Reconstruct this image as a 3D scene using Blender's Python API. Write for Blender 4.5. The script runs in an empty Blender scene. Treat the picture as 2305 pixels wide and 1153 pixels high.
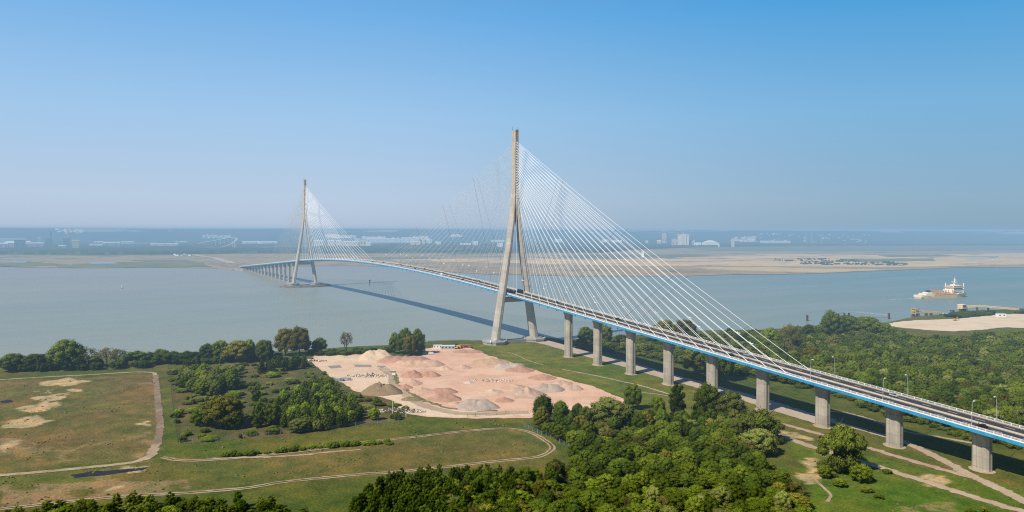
import bpy, bmesh, math, random, json
import numpy as np
from mathutils import Vector, Matrix, noise
from mathutils.geometry import tessellate_polygon

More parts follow.
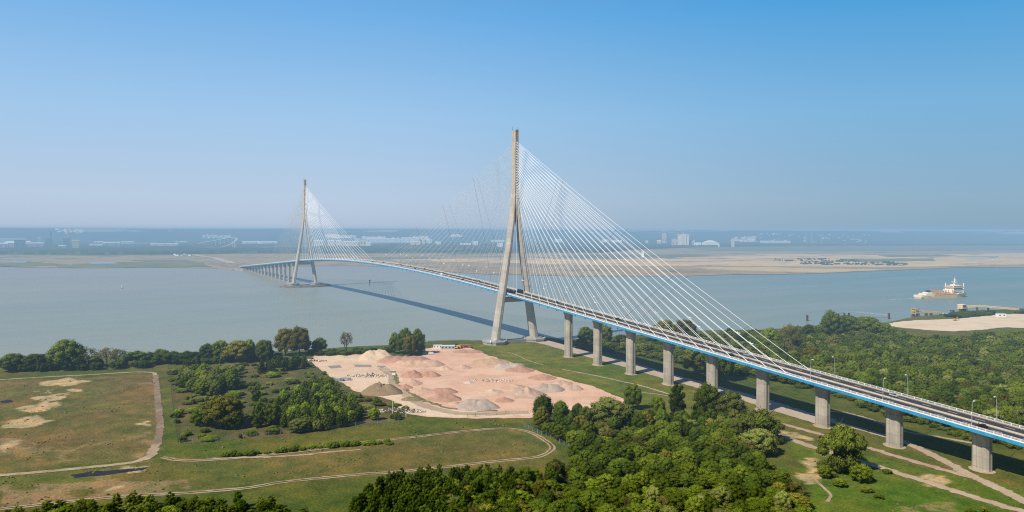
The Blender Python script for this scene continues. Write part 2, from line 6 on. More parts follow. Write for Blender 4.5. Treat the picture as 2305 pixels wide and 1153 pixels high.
# World: X runs along the bridge axis (south shore +, far shore -), Y across it, Z up, metres; water level z = 0, near bank z = 3.5
W = json.loads(r'''{"near_shore": [[-120.9,-548.1],[-135.7,-436.3],[-123.1,-399.8],[-102.8,-334.8],[-89.8,-261.9],[-59.8,-211.8],[-57.9,-187.7],[-55.4,-145.7],[-46.6,-112.8],[-50.6,-73.7],[-41.4,-38.4],[-29.0,-21.8],[-10.3,43.8],[6.7,50.3],[5.1,72.3],[12.3,124.7],[17.8,169.0],[18.3,220.3],[46.7,287.8],[55.7,351.2],[62.7,421.8],[75.4,480.3],[55.6,566.5],[57.8,632.9],[56.9,709.5],[70.0,818.5],[107.2,993.6]],"yard": [[-3.1,-202.6],[-17.3,-196.0],[-16.6,-180.3],[-8.4,-160.4],[5.9,-148.6],[24.6,-128.5],[26.7,-110.4],[-5.6,-93.5],[-8.8,-77.5],[10.1,-53.7],[55.2,-58.2],[93.3,-56.9],[157.7,-57.7],[202.8,-52.3],[247.6,-57.2],[259.0,-67.2],[255.3,-86.3],[255.3,-110.0],[259.1,-125.5],[259.3,-138.1],[250.4,-154.4],[244.5,-169.2],[232.8,-184.1],[221.5,-193.8],[214.3,-198.1],[175.3,-193.8],[138.2,-206.2],[113.0,-206.6],[88.8,-207.9],[45.1,-207.2]],"yard_pale": [[-3.1,-202.6],[-12.0,-181.6],[4.0,-152.1],[39.3,-156.0],[69.3,-155.1],[110.6,-161.3],[156.8,-172.4],[195.8,-177.2],[216.3,-173.8],[235.6,-152.6],[248.0,-134.5],[249.2,-109.3],[246.9,-76.7],[253.2,-65.2],[255.3,-86.3],[258.2,-124.9],[249.5,-153.9],[233.1,-181.4],[213.2,-197.7],[175.3,-193.8],[138.2,-206.2],[113.0,-206.6],[88.8,-207.9],[45.1,-207.2]],"yard_road": [[65.8,-161.4],[100.6,-165.5],[130.3,-175.0],[168.1,-180.1],[199.1,-181.0],[219.2,-175.4],[231.4,-167.0],[241.2,-149.1],[247.5,-131.0]],"yard_verge": [[84.1,-159.0],[127.5,-170.6],[163.3,-175.0],[193.1,-174.5],[213.5,-169.5],[226.3,-160.2],[235.3,-146.3]],"green_field": [[7.7,-52.5],[-0.6,-34.0],[16.2,32.4],[73.3,25.3],[200.6,20.8],[300.3,7.9],[329.8,14.0],[345.6,-20.5],[323.8,-40.1],[290.2,-58.0],[254.6,-62.7],[188.0,-53.7],[93.3,-56.9]],"scrub": [[-7.6,-311.5],[-20.5,-197.1],[54.7,-209.0],[121.1,-207.4],[181.3,-196.0],[223.5,-194.6],[225.9,-233.7],[226.6,-273.6],[215.3,-324.9]],"meadow": [[-19.1,-425.0],[5.5,-325.0],[203.2,-333.3],[233.6,-341.2],[226.6,-401.2]],"lower_meadow": [[233.8,-400.5],[244.3,-336.0],[251.3,-278.9],[268.1,-161.0],[288.4,-152.5],[317.4,-159.4],[326.3,-187.9],[313.3,-248.5],[287.7,-349.0],[278.3,-396.2]],"mid_band": [[240.5,-335.8],[217.0,-325.0],[230.0,-274.3],[228.3,-196.5],[256.9,-148.9],[276.5,-149.8],[268.5,-164.1],[261.0,-220.1],[257.4,-280.3]],"perimeter_road": [[228.8,-410.9],[230.2,-400.9],[234.2,-383.6],[236.9,-365.8],[239.0,-351.0],[237.1,-343.3]],"perimeter_track": [[237.1,-343.3],[229.9,-339.1],[211.2,-335.5]],"paved_strip": [[211.4,-335.1],[174.2,-331.2],[128.2,-329.1],[72.1,-326.6],[12.0,-323.8]],"shore_track": [[12.0,-323.8],[-0.7,-325.2],[-9.8,-338.2],[-14.3,-368.3],[-20.6,-397.5],[-24.8,-425.5],[-28.4,-442.0]],"loop_track": [[277.1,-405.0],[278.9,-396.2],[286.7,-354.0],[295.7,-329.1],[301.8,-304.9],[301.9,-289.8],[308.6,-257.0],[312.0,-247.0],[317.9,-219.4],[321.3,-197.0],[325.8,-174.6],[322.0,-163.6],[313.0,-156.3],[290.2,-153.0],[279.2,-156.3],[271.5,-164.6],[266.9,-184.1],[263.4,-215.7],[259.6,-241.3],[260.8,-258.6],[258.3,-284.8],[255.1,-305.3],[248.3,-324.6],[237.2,-334.6]],"pale_streak": [[250.9,-312.9],[257.8,-297.4],[265.1,-278.4],[268.3,-260.7],[272.4,-245.4]],"underbridge_road": [[8.0,29.6],[37.4,30.2],[98.9,27.0],[150.4,26.2],[197.9,23.1],[242.0,22.2],[288.9,20.6],[324.7,16.2],[351.5,14.4]],"sandy_track": [[349.2,14.3],[370.9,13.6],[397.5,11.5],[422.7,0.5],[444.9,-12.4],[462.4,-19.9],[480.1,-29.1]],"pink_track": [[337.0,-16.0],[342.6,-16.1],[367.4,-14.9],[389.6,-14.4],[408.0,-15.6],[424.6,-15.9],[439.6,-15.5],[448.1,-15.2]],"lower_track": [[355.8,-36.0],[361.3,-36.8],[389.1,-39.2],[415.1,-38.5],[431.0,-38.7],[446.0,-39.2],[466.3,-39.9],[484.7,-39.0]],"field_track": [[142.4,-37.0],[171.3,-29.2],[200.6,-24.0],[223.4,-20.9],[250.7,-21.4]],"field_track_b": [[238.7,-34.8],[246.3,-29.4],[255.9,-25.9]],"field_track_c": [[44.4,-43.4],[54.4,-35.0],[95.1,-40.4],[119.0,-39.6]],"far_side_track": [[334.1,33.2],[343.8,39.2],[361.1,37.9],[387.0,31.6],[403.4,37.6],[419.7,41.7]],"shadow_track": [[37.4,71.6],[61.9,69.7],[89.0,80.6]],"foot_path": [[412.3,-78.5],[422.0,-84.9],[430.9,-90.9],[435.2,-98.8]],"sand_beach": [[96.1,445.0],[84.4,484.3],[84.1,530.1],[100.2,589.0],[100.4,671.1],[112.2,759.3],[197.7,576.2],[174.2,556.8],[172.4,513.6],[166.2,471.6],[150.0,456.7],[124.3,448.0]],"sand_patches": [[[1.5,-400.4],[-6.9,-382.7],[11.1,-366.7],[22.1,-381.7],[11.0,-395.8]],[[33.4,-397.1],[30.3,-388.1],[47.2,-389.2],[41.8,-396.1]],[[56.4,-397.0],[47.5,-388.7],[69.3,-381.4],[70.3,-390.1]],[[77.4,-397.4],[71.1,-391.3],[83.1,-391.8]],[[87.1,-403.8],[79.8,-398.0],[96.7,-391.1],[99.3,-400.1]],[[87.3,-391.6],[76.7,-386.1],[88.6,-384.4],[92.4,-389.4]],[[131.0,-409.4],[116.6,-405.4],[108.9,-393.8],[126.7,-387.2],[137.9,-393.1],[143.2,-397.0],[136.3,-403.8]],[[37.3,-381.2],[41.8,-373.1],[46.3,-373.6],[42.5,-380.5]],[[49.9,-389.8],[48.6,-380.9],[54.9,-380.7]],[[185.8,-405.2],[166.8,-399.2],[169.3,-398.0],[189.6,-403.0]],[[161.5,-340.3],[157.8,-336.9],[166.2,-337.8]],[[247.3,-352.2],[249.0,-343.9],[252.0,-343.7],[253.1,-349.6]],[[270.1,-358.7],[269.4,-351.8],[274.9,-351.1],[275.4,-357.1]],[[391.9,-62.4],[392.7,-53.6],[406.1,-64.3],[407.2,-75.2]],[[401.6,-52.0],[407.7,-52.0],[414.1,-59.1],[410.4,-60.5]],[[401.1,-79.8],[415.3,-73.2],[415.1,-82.1]],[[440.5,-39.9],[439.9,-28.8],[444.3,-32.9],[444.3,-41.3]],[[346.4,-28.7],[369.3,-23.9],[372.1,-31.0],[354.0,-35.7]]],"pond": [[245.1,-372.7],[244.1,-365.7],[247.8,-351.3],[250.0,-342.1],[253.7,-343.2],[252.9,-355.0],[252.5,-365.6],[250.2,-372.2]],"pond_b": [[56.5,-417.7],[55.5,-411.8],[63.6,-409.9],[63.9,-417.0]],"puddles": [[[200.7,-192.8],[208.9,-187.2],[217.1,-186.1],[215.2,-194.1]],[[36.6,-198.8],[38.0,-188.1],[50.3,-189.8],[49.7,-198.7]],[[41.3,-177.8],[50.2,-165.6],[58.3,-167.1],[51.7,-179.2]],[[55.8,-163.6],[60.2,-155.6],[67.6,-162.1]]],"heaps": [[31.8,-156.6,16.5,9.4,"cream","long"],[56.9,-140.8,22.9,5.3,"red","ridge"],[80.5,-138.5,21.8,6.3,"pale_pink","ridge"],[99.9,-122.4,7.2,5.4,"cream_pink","cone"],[102.0,-107.0,8.0,5.1,"pale_pink","cone"],[95.7,-78.2,16.9,6.4,"tan_pink","cone"],[123.8,-74.9,12.7,5.8,"blue_grey","ridge"],[135.8,-72.0,12.5,5.3,"red","cone"],[115.8,-155.2,9.7,8.6,"red","cone"],[120.3,-143.6,8.6,5.5,"red","long"],[140.0,-166.8,9.2,7.3,"pale_pink","cone"],[148.9,-175.0,6.5,4.8,"red","cone"],[167.9,-169.4,9.1,5.6,"pale_pink","cone"],[177.4,-157.7,10.3,4.7,"dark_red","long"],[197.7,-166.1,11.6,5.4,"dark_red","long"],[214.0,-166.1,8.1,4.3,"pale_pink","cone"],[229.1,-157.6,14.2,6.2,"grey","long"],[194.5,-129.4,9.6,4.6,"cream_pink","cone"],[217.9,-131.9,6.8,4.4,"red","cone"],[191.8,-108.7,11.1,5.1,"pale_pink","cone"],[215.1,-113.5,14.0,8.2,"grey_pink","cone"],[207.7,-91.3,11.9,5.7,"grey","long"],[192.3,-71.4,9.8,5.2,"pale_pink","cone"],[170.3,-72.8,11.2,5.8,"red","cone"],[160.7,-196.4,14.4,10.0,"brown","long"],[155.0,-126.9,4.3,3.0,"white","cone"],[37.6,-70.8,14.3,2.9,"red","long"],[186.4,-184.1,7.5,3.0,"olive","long"],[211.2,-73.4,8.0,3.8,"grey_pink","long"]],"trees": [[-45.2,-387.8,21.8,25.9,"round","dark green round tree,broadest on the left riverbank"],[-52.1,-408.1,12.7,16.9,"round","low dark green tree at the left end of the riverbank row"],[-56.4,-423.5,12.8,21.3,"round","low dark tree at the far left edge of the riverbank"],[-40.5,-371.7,16.6,18.3,"airy","brownish green tree beside the broad dark round tree on the left bank"],[-37.7,-358.7,15.7,19.0,"airy","thin budding brown tree,second right of the broad dark round tree"],[-36.9,-349.3,14.9,14.0,"airy","pale brown thin crowned tree near the middle of the left riverbank row"],[-41.1,-337.0,11.6,20.8,"low","flat topped dark hedge tree on the left riverbank"],[-39.9,-322.3,11.6,23.3,"low","dense dark riverbank hedge tree above the corner of the paved strip"],[-28.5,-309.8,11.5,16.4,"low","dense dark hedge tree at the top end of the green mesh fence"],[-25.9,-296.6,11.4,18.0,"low","low bushy dark tree right of the green mesh fence on the bank"],[-28.1,-283.7,14.0,12.3,"round","upright dark tree with blue green leaves left of the olive rounded tree"],[-25.3,-274.3,17.2,13.9,"round","tall dark blue green tree right of the hedge on the left bank"],[-11.6,-262.2,16.9,22.5,"olive","olive green rounded tree in the riverbank row"],[-28.8,-249.7,14.9,11.6,"round","small rounded tree standing behind the olive riverbank tree"],[-7.4,-241.5,17.7,14.5,"round","bright green dome shaped tree left of the big golden willow"],[-25.2,-220.1,23.2,19.1,"gold","big golden green willow,left half of the pair on the bank"],[-19.3,-209.1,24.0,19.8,"gold_b","big brown green willow,right half of the pair on the bank"],[-27.0,-189.5,12.6,13.4,"round","bushy green tree right of the big willow pair on the bank"],[-14.9,-167.4,20.0,12.5,"bare","thin bare branched tree standing alone above the riverbank hedge"],[8.2,-129.9,17.3,10.7,"round","tall green tree at the left side of the clump beside the gravel yard"],[18.8,-125.0,21.9,15.4,"round","tall grey green tree in the clump beside the gravel yard"],[27.8,-122.7,17.7,11.2,"gold","yellow green tree at the front of the clump beside the gravel yard"],[24.8,-113.9,21.1,13.8,"round","dark green tree at the right side of the clump beside the gravel yard"],[197.8,-303.8,17.1,21.0,"olive","large brown green round tree inside the fenced scrub"],[186.4,-312.9,9.6,11.3,"bright","bright green bush tree left of the large brown green tree"],[201.6,-296.9,9.3,9.3,"round","dark green tree at the right foot of the large brown green tree"],[205.1,-284.9,16.4,9.8,"poplar","tall narrow green tree left of the dense young poplar clump"],[138.5,-273.8,11.9,7.5,"poplar","lone pointed small tree above the young poplar clump"],[206.4,-276.6,13.1,9.3,"round","broad green tree between the narrow tree and the poplar clump"],[225.9,-265.8,6.9,11.6,"grey","grey green rounded willow bush at the lower edge of the poplar clump"],[228.0,-256.5,6.3,5.3,"grey","small grey green willow bush beside the fence posts"],[221.4,-221.6,7.1,6.6,"bright","bright green bush below the rubble bank"],[281.3,-140.9,16.2,13.1,"birch","dark birch with white trunks at the left tip of the foreground wood"],[290.5,-135.8,14.5,10.4,"birch","second dark birch beside the gravel yard at the tip of the wood"],[285.0,-120.5,10.7,8.0,"birch","small birch at the gravel yard edge right of the two dark birches"],[303.8,-111.7,15.1,21.9,"grey","wide pale grey green willow at the top edge of the foreground wood"],[276.2,-72.0,15.5,10.9,"round","green tree rising in front of the field by the fourth bridge pier"],[304.0,-76.0,13.7,9.3,"round","dark green tree right of the grey willow in the foreground wood"],[315.2,-71.7,23.3,13.5,"poplar","tallest green tree of the foreground wood below the fourth pier"],[318.7,-49.2,20.0,15.6,"round","tall round tree hiding the foot of the fifth bridge pier"],[332.7,-44.0,17.6,17.6,"grey","broad pale willow between the fifth and sixth bridge piers"],[364.6,-58.1,21.5,23.5,"willow","large drooping willow below the sixth bridge pier"],[381.0,-74.9,12.1,16.9,"grey","lower willow in front of the large drooping willow"],[416.2,-60.4,27.8,23.1,"willow","large solitary willow between the seventh and eighth bridge piers"],[429.2,-66.1,7.8,9.1,"round","small dark tree at the right foot of the solitary willow"],[416.5,-74.8,5.5,6.0,"round","small dark bush beside the bare patch left of the solitary willow"],[427.3,-78.7,3.6,5.4,"round","low dark bush below the solitary willow"],[426.0,53.0,8.7,12.7,"round","dark tree in the shadow behind the last pier"],[69.9,162.5,18.9,23.6,"gold","yellow brown topped tree on the bank behind the fourth pier"],[82.4,124.8,20.8,27.1,"olive","tall olive tree on the bank behind the stay cables"],[159.5,183.8,19.5,17.8,"round","dark round tree on the bank beyond the deck"],[174.6,195.9,25.7,20.4,"bare_olive","brown grey round tree rising above the right hand wood"],[140.4,261.5,16.6,12.7,"round","dark green tree beside the brown grey round tree"],[149.0,289.7,27.9,21.9,"round","tall dark tree on the right bank in front of the grey jetty"],[144.8,320.1,22.6,25.7,"round","dark broad tree right of the tallest bank tree"],[160.7,330.0,22.6,25.7,"round","dark broad tree at the left end of the sand beach"],[175.1,337.7,15.4,15.4,"round","small dark tree at the tip of the sand beach"],[239.5,40.2,24.4,20.9,"round","tall dark tree in shade behind the fifth bridge pier"],[212.2,42.0,21.7,18.0,"grey","grey green tree behind the deck between the fourth and fifth piers"],[237.1,144.1,15.8,15.8,"gold","yellow green tree in the right hand wood near the bank"],[64.3,62.6,19.2,17.5,"grey","grey green bank tree between the first and second piers"],[44.8,55.5,16.0,15.1,"round","green bank tree right of the first bridge pier"]],"wood_front": [[278.3,-146.4],[289.0,-123.2],[299.9,-93.4],[318.7,-73.2],[335.4,-48.7],[359.4,-41.9],[377.8,-80.7],[401.4,-92.1],[420.0,-99.8],[441.4,-116.8],[483.0,-166.3],[426.3,-268.0],[344.0,-231.1],[357.1,-198.5],[349.7,-172.6],[327.2,-149.6]],"wood_dark": [[336.7,-260.6],[329.6,-239.8],[342.1,-217.3],[355.2,-201.9],[385.6,-217.3],[436.4,-249.9],[408.8,-299.4],[357.7,-276.6]],"wood_left_front": [[293.6,-391.9],[291.4,-377.5],[298.9,-349.4],[313.8,-327.6],[325.1,-307.2],[336.0,-297.2],[350.2,-290.2],[408.8,-299.4],[359.2,-388.4]],"poplar_clump": [[212.9,-270.7],[229.2,-259.8],[225.9,-233.7],[205.7,-222.4],[152.2,-222.8],[120.2,-215.2],[108.3,-224.7],[121.9,-235.9],[147.9,-256.6],[185.5,-269.9]],"thicket_upper": [[37.4,-312.0],[25.0,-300.1],[48.5,-274.6],[97.1,-281.2],[112.3,-295.2],[87.3,-313.3]],"row_upper": [[31.1,-252.1],[20.8,-211.2],[40.7,-215.3],[50.3,-253.9]],"bank_hedge": [[-81.5,-431.0],[-52.3,-336.6],[-20.3,-220.4],[-4.8,-223.7],[-26.1,-337.6],[-55.2,-428.5]],"bank_hedge_b": [[-27.5,-195.4],[-9.2,-126.5],[4.6,-131.5],[-15.9,-198.3]],"right_bank_wood": [[54.3,33.2],[46.9,59.3],[48.7,142.5],[81.3,249.6],[92.5,342.6],[114.4,421.7],[178.3,362.5],[230.5,380.1],[225.6,516.4],[272.6,569.2],[465.4,124.3],[436.6,64.1],[412.8,54.7],[376.9,56.3],[340.3,68.2],[304.2,81.7],[263.1,76.8],[225.5,66.2],[182.9,65.0],[116.1,53.6],[79.3,36.2]],"right_wood_core": [[158.2,130.9],[146.5,214.1],[125.9,404.4],[183.8,353.7],[233.6,374.5],[230.7,505.3],[286.2,594.3],[471.1,134.7],[438.4,92.4],[400.1,78.3],[361.0,82.0],[324.6,91.0],[282.1,111.4],[237.6,106.7]],"bank_scrub": [[60.8,28.8],[55.8,136.4],[79.4,212.3],[169.7,152.1],[204.0,83.6],[175.4,72.1],[116.1,53.6],[83.3,33.3]],"slope_scrub": [[274.6,72.4],[313.0,69.9],[347.6,57.6],[382.8,46.8],[417.4,45.9],[441.8,52.9],[434.5,68.5],[412.8,54.7],[376.9,56.3],[340.3,68.2],[304.2,81.7],[266.3,82.5]],"grass_br": [[366.4,-38.0],[466.7,-9.9],[514.6,-109.8],[483.0,-166.3],[421.0,-92.4]],"dry_area": [[245.6,-399.4],[258.0,-369.0],[277.7,-327.4],[289.7,-326.8],[285.9,-349.0],[280.0,-373.3],[275.5,-396.5]],"dry_area_b": [[157.2,-407.9],[169.0,-395.1],[194.4,-381.9],[205.2,-392.5],[194.6,-404.3]],"beach_bushes": [[80.3,602.1],[68.7,655.4],[83.0,704.6],[99.0,690.0],[100.3,639.5],[97.5,593.8]],"beach_bushes_b": [[101.9,717.5],[106.5,771.6],[127.2,810.5],[123.3,735.5]],"hedge_line": [[257.4,-280.3],[257.9,-267.0],[261.4,-249.5],[268.8,-228.0]],"hedge_line_b": [[250.0,-308.6],[253.4,-296.7],[257.4,-280.3]],"fence_mesh": [[-12.7,-313.0],[61.0,-317.1],[144.8,-321.9],[214.8,-325.7]],"fence_scrub": [[217.0,-325.0],[221.4,-300.3],[223.0,-272.8],[226.5,-251.7],[226.0,-229.5],[230.8,-208.6]],"fence_yard": [[240.7,-169.7],[242.5,-162.3],[244.5,-154.3],[245.4,-143.7]],"fence_wood": [[275.8,-150.9],[289.6,-150.4],[306.6,-149.7],[324.2,-150.3]],"far_shore": [[-2424.2,-1585.2],[-2186.6,-1057.4],[-2023.7,-618.9],[-1930.3,-545.6],[-1823.3,-386.9],[-1765.2,-215.9],[-1652.7,-46.6],[-1543.3,-38.3],[-1504.8,-11.3],[-1643.9,26.5],[-1676.3,136.6],[-1658.1,297.8],[-1542.9,404.3],[-1194.8,459.0],[-1035.2,512.2],[-871.1,675.8],[-743.8,924.5],[-737.2,1055.6],[-686.6,1195.8],[-663.3,1415.3],[-682.3,1518.8],[-669.9,1642.8],[-673.7,1964.0],[-588.6,2193.9],[-339.0,2755.3],[69.0,3637.7]],"mudflat": [[-1643.9,26.5],[-1945.3,285.9],[-1836.6,507.7],[-1677.9,675.7],[-1485.9,917.5],[-1102.0,1167.2],[-908.5,1437.6],[-839.7,1357.5],[-918.1,1005.3],[-750.9,1069.7],[-885.6,685.8],[-1051.8,520.9],[-1214.2,467.7],[-1569.1,413.6],[-1640.1,209.3]],"sand_spit": [[-1064.6,1241.9],[-951.6,1467.9],[-806.6,1529.4],[-745.5,1650.8],[-681.8,1619.3],[-682.3,1518.8],[-691.4,1360.0],[-782.5,1272.9],[-945.7,1199.2]],"reed_bed": [[-1977.6,557.2],[-1989.7,815.5],[-1876.0,1152.7],[-1657.1,1217.2],[-1621.8,1578.4],[-1744.0,2122.9],[-1826.3,2507.4],[-1469.4,2837.3],[-1366.1,3817.3],[-951.1,4713.5],[-376.8,2876.2],[-667.7,2359.0],[-722.3,2050.4],[-786.2,1798.8],[-932.4,1566.8],[-1080.3,1332.1],[-1230.0,1094.7],[-1485.9,917.5],[-1740.6,703.8]],"marsh_green": [[[-2303.0,-646.0],[-2329.0,-549.0],[-2071.0,-450.0],[-1997.0,-550.0],[-2031.0,-620.0]],[[-2083.0,-475.0],[-2187.0,-259.0],[-1986.0,-1.0],[-1728.0,-11.0],[-1772.0,-215.0],[-1897.0,-467.0]],[[-2345.0,-253.0],[-2304.0,-80.0],[-2132.0,-68.0],[-2212.0,-230.0]],[[-2011.0,1756.0],[-1990.0,2087.0],[-1726.0,1970.0],[-1710.0,1654.0]],[[-2065.0,1380.0],[-2077.0,1756.0],[-1795.0,1703.0],[-1777.0,1300.0]],[[-2243.0,539.0],[-2217.0,816.0],[-2007.0,823.0],[-2038.0,561.0]],[[-3015.0,2965.0],[-2932.0,3796.0],[-2359.0,5892.0],[-1669.0,4450.0],[-1955.0,3183.0],[-2326.0,2562.0]],[[-1469.0,2771.0],[-1415.0,3169.0],[-1237.0,3000.0],[-1313.0,2599.0]],[[-1242.0,2208.0],[-1138.0,2629.0],[-1007.0,2409.0],[-1063.0,2037.0]],[[-2830.0,1451.0],[-2744.0,2276.0],[-2456.0,2082.0],[-2548.0,1353.0]]],"marsh_pools": [[[-2685.0,-683.0],[-2716.0,-651.0],[-2578.0,-646.0]],[[-2404.0,-624.0],[-2419.0,-574.0],[-2266.0,-570.0],[-2285.0,-608.0]],[[-2184.0,-403.0],[-2220.0,-325.0],[-2064.0,-302.0],[-2067.0,-377.0]],[[-2072.0,-453.0],[-2098.0,-439.0],[-2032.0,-437.0]],[[-2537.0,1061.0],[-2506.0,1282.0],[-2397.0,1213.0]],[[-1629.0,1608.0],[-1598.0,1673.0],[-1534.0,1604.0]],[[-1810.0,3128.0],[-1777.0,3382.0],[-1691.0,3211.0]],[[-1214.0,2925.0],[-1157.0,3171.0],[-1076.0,2978.0]]],"far_buildings": [[-4069,-803,40,17,"white","long white hall at the left edge of the far works"],[-4164,-777,61,18,"cream","low cream hall second from the left edge of the far works"],[-4146,-735,52,35,"grey","tall grey blue square hall with cream side at the far works"],[-4515,-772,119,19,"white","long white roofed shed behind the tall grey blue hall"],[-4237,-686,107,15,"cream","long low cream shed right of the tall grey blue hall"],[-4746,-683,20,36,"cream","narrow cream silo tower left of the two lattice masts"],[-4450,-618,34,37,"grey","cream grey works building under the left lattice mast"],[-4286,-524,33,39,"grey","grey works building under the twin lattice mast"],[-3820,-467,30,32,"yellow","pale yellow cube building right of the far lattice masts"],[-4061,-536,34,6,"white","tiny white shed between the lattice masts and the yellow cube"],[-4345,-366,88,6,"white","long thin white roof right of the pale yellow cube"],[-4316,-296,90,15,"lilac","long pale lilac hall behind the left far trees"],[-5255,-364,54,7,"white","small bright white roof on the far plain at left"],[-4849,-196,73,10,"white","small white roofed hall right of the pale lilac hall"],[-6294,-966,59,13,"white","white storage tank row behind the left works"],[-6314,-1021,38,13,"white","white tank at the left edge behind the far works"],[-4376,-125,137,9,"grey","long grey roofed hall behind the left far treeline"],[-4329,-11,151,6,"white","very thin long white hall left of the curved far bridge"],[-4710,568,122,10,"white","left one of the two long white roofs right of the curved bridge"],[-4669,672,118,10,"white","right one of the two long white roofs beside the far pylon"],[-4388,952,60,19,"cream","cream factory with domed roof right of the far pylon"],[-4357,1028,44,19,"cream","small cream works behind the far side stay cables"],[-4491,1121,36,16,"cream","small cream block behind the middle of the far cables"],[-4164,1106,104,15,"cream","long cream works at the foot of the far cables"],[-3998,1138,41,30,"yellow","square yellow white block with lower wing right of the far cables"],[-3857,1127,29,11,"white","low white wing beside the square yellow white block"],[-5316,1692,382,15,"white","very long thin white roof above the square yellow block"],[-5224,1942,141,23,"white","long bright white hall below the chalk cliffs"],[-3876,1435,29,15,"cream","left one of the pair of small cream blocks below the long white hall"],[-3863,1467,29,18,"cream","right one of the pair of small cream blocks below the long white hall"],[-4122,1613,19,44,"cream","slim cream tower right of the long bright white hall"],[-4583,1852,41,17,"white","small white hall right of the slim cream tower"],[-3944,1646,36,12,"white","small white hall left of the near pylon cables"],[-3597,1755,34,17,"white","white hall with dark doors left of the near pylon"],[-3744,1756,71,6,"white","long low white shed left of the white hall with dark doors"],[-4569,2442,108,11,"white","long white hall just left of the near pylon"],[-3421,1842,34,11,"white","white sheds under the long white hall beside the near pylon"],[-4577,3028,60,15,"white","domed white plant seen between the side span cables"],[-4432,3416,58,12,"white","small white shed behind the right hand cables"],[-4395,3513,85,8,"white","thin white shed behind the outer right hand cables"],[-3656,3223,20,14,"cream","small cream block left of the grain works tower"],[-3621,3312,31,17,"cream","cream block at the foot of the grain works tower"],[-3750,3475,35,64,"pinkgrey","tall pink grey grain works tower"],[-3086,2987,43,33,"pinkgrey","pink grey hall left of the tallest far silo block"],[-3175,3143,75,63,"silo","tallest far silo block with cream ribbed front"],[-3152,3197,41,25,"pinkgrey","pink grey hall right of the tallest far silo block"],[-3026,3132,43,12,"white","low white shed right of the tallest far silo block"],[-2991,3215,117,28,"dome","pale hangar with rounded roof right of the silo block"],[-2931,3360,22,34,"pinkgrey","small slim tower right of the rounded hangar"],[-3414,4332,226,11,"lilac","long pinkish white hall at the right of the far plain"],[-1777,1631,9,6,"white","tiny white hut on the marsh behind the outer cable"]],"masts": [[-4446,-608,95],[-4282,-514,108],[-3335,3145,96],[-3184,4413,101],[-3168,4454,105],[-3014,4369,63],[-6742,-43,61]],"far_tree_front": [[-3543.2,-2032.7],[-3146.4,-727.5],[-2932.3,-398.2],[-2878.2,-24.8],[-2919.8,166.1],[-2802.1,419.4],[-2656.4,884.1],[-2388.8,1462.0],[-2307.7,1798.2],[-2682.3,2324.9],[-2947.4,3018.2],[-2916.2,3557.8],[-2868.5,4185.2],[-2247.1,5656.8],[-844.4,8589.9]],"far_bridge_old": [[-2993.9,6.7],[-3412.7,82.7],[-3643.2,170.7],[-4119.8,305.8],[-5216.2,513.3],[-7005.6,809.9],[-8827.8,1079.0],[-8411.0,971.5],[-7345.1,758.6],[-6525.3,548.2],[-5668.4,346.7]],"far_bridge": [[-2994,7,2.0],[-3334,74,4.4],[-3643,171,7.2],[-3721,215,8.7],[-3803,261,14.2],[-3941,318,25.9],[-4039,355,40.7],[-4092,371,52.8],[-4153,370,59.3],[-4162,348,60.9],[-4230,334,55.7],[-4304,311,47.4],[-4384,276,37.3],[-4531,249,27.3],[-4681,230,15.0],[-4692,204,6.9]],"plain_back": [[-6755.4,-3317.4],[-5818.7,-986.1],[-5297.4,781.5],[-4786.0,2069.6],[-4086.3,3325.0],[-3723.5,3750.3],[-3191.3,4604.2],[-2522.7,6232.3],[-992.2,9483.7]],"far_road": [[-1695.5,9.7],[-1950.6,22.2],[-2182.7,26.3],[-2457.3,31.3],[-2625.8,9.9],[-2993.9,6.7]],"far_bushes": [[-1338.0,1913.4],[-1311.5,2164.7],[-1011.5,2141.3],[-798.4,1982.4],[-911.5,1754.8],[-1097.0,1657.3]],"cars": [[446.6,-5.2,"dark"],[396.7,5.2,"silver"],[291.7,-5.2,"dark"],[295.6,5.2,"silver"],[159.9,5.2,"dark"],[69.3,5.2,"dark"],[2.5,5.2,"truck"],[-2.5,-5.2,"lorry"],[-89.7,5.2,"dark"],[-110.1,-5.2,"dark"],[-185.8,5.2,"dark"],[-167.7,-5.2,"van"],[-221.5,5.2,"grey"],[-244.7,5.2,"dark"],[-252.4,-5.2,"dark"],[-294.2,5.2,"dark"],[-331.0,5.2,"dark"],[-402.4,5.2,"blue"],[-422.1,-5.2,"dark"],[-504.8,-5.2,"dark"]],"trucks": [100.3,-208.9],"truck_b": [100.0,-202.8],"excavator": [142.0,-186.3],"loader": [8.6,-68.3],"cabin_a": [-2.2,-82.7],"cabin_b": [7.2,-76.4],"shed_red": [8.1,-58.4],"van": [26.8,-101.9],"mast_dark": [8.5,-100.3],"pole_a": [217.1,-208.0],"pole_b": [221.0,-201.0],"sign": [109.8,-167.8],"rubble_a": [94.0,-182.7],"rubble_b": [153.8,-108.0],"rubble_c": [206.7,-202.4],"rubble_d": [9.7,-202.8],"digger_small": [39.8,-160.9],"van_tree": [133.2,-214.2],"buoy": [-973.5,-322.2],"beacon": [-841.1,130.5],"white_hut": [114.7,667.8],"yard_digger": [110.5,570.7],"water_post": [6.5,425.9],"person_post": [142.7,41.0],"jetty_a": [[9.7,480.8],[12.8,517.4],[50.6,517.6]],"jetty_b": [[43.6,595.7],[47.7,614.1],[62.3,620.0],[78.0,618.2]],"jetty_c": [[49.5,695.5],[59.8,726.5],[80.9,742.7],[92.7,753.5]],"ship": [[-119.2,861.6],[-103.1,963.9]],"ship_s": 0.8921897993088888,"sizes": {"near_pyl": 0.449,"yard": 0.347,"jetty": 0.673,"boat": 0.863,"br": 0.236},"cam": [634.3987913084837,-361.5697748048968,116.06854781769385,2.627718199671032,-0.006839478394540279,0.002604395706279179,1647.8656645823698,-48.605833941411525]}''')
R = math.radians
GZ = 3.5
scene = bpy.context.scene
col = scene.collection
rng = random.Random(7)
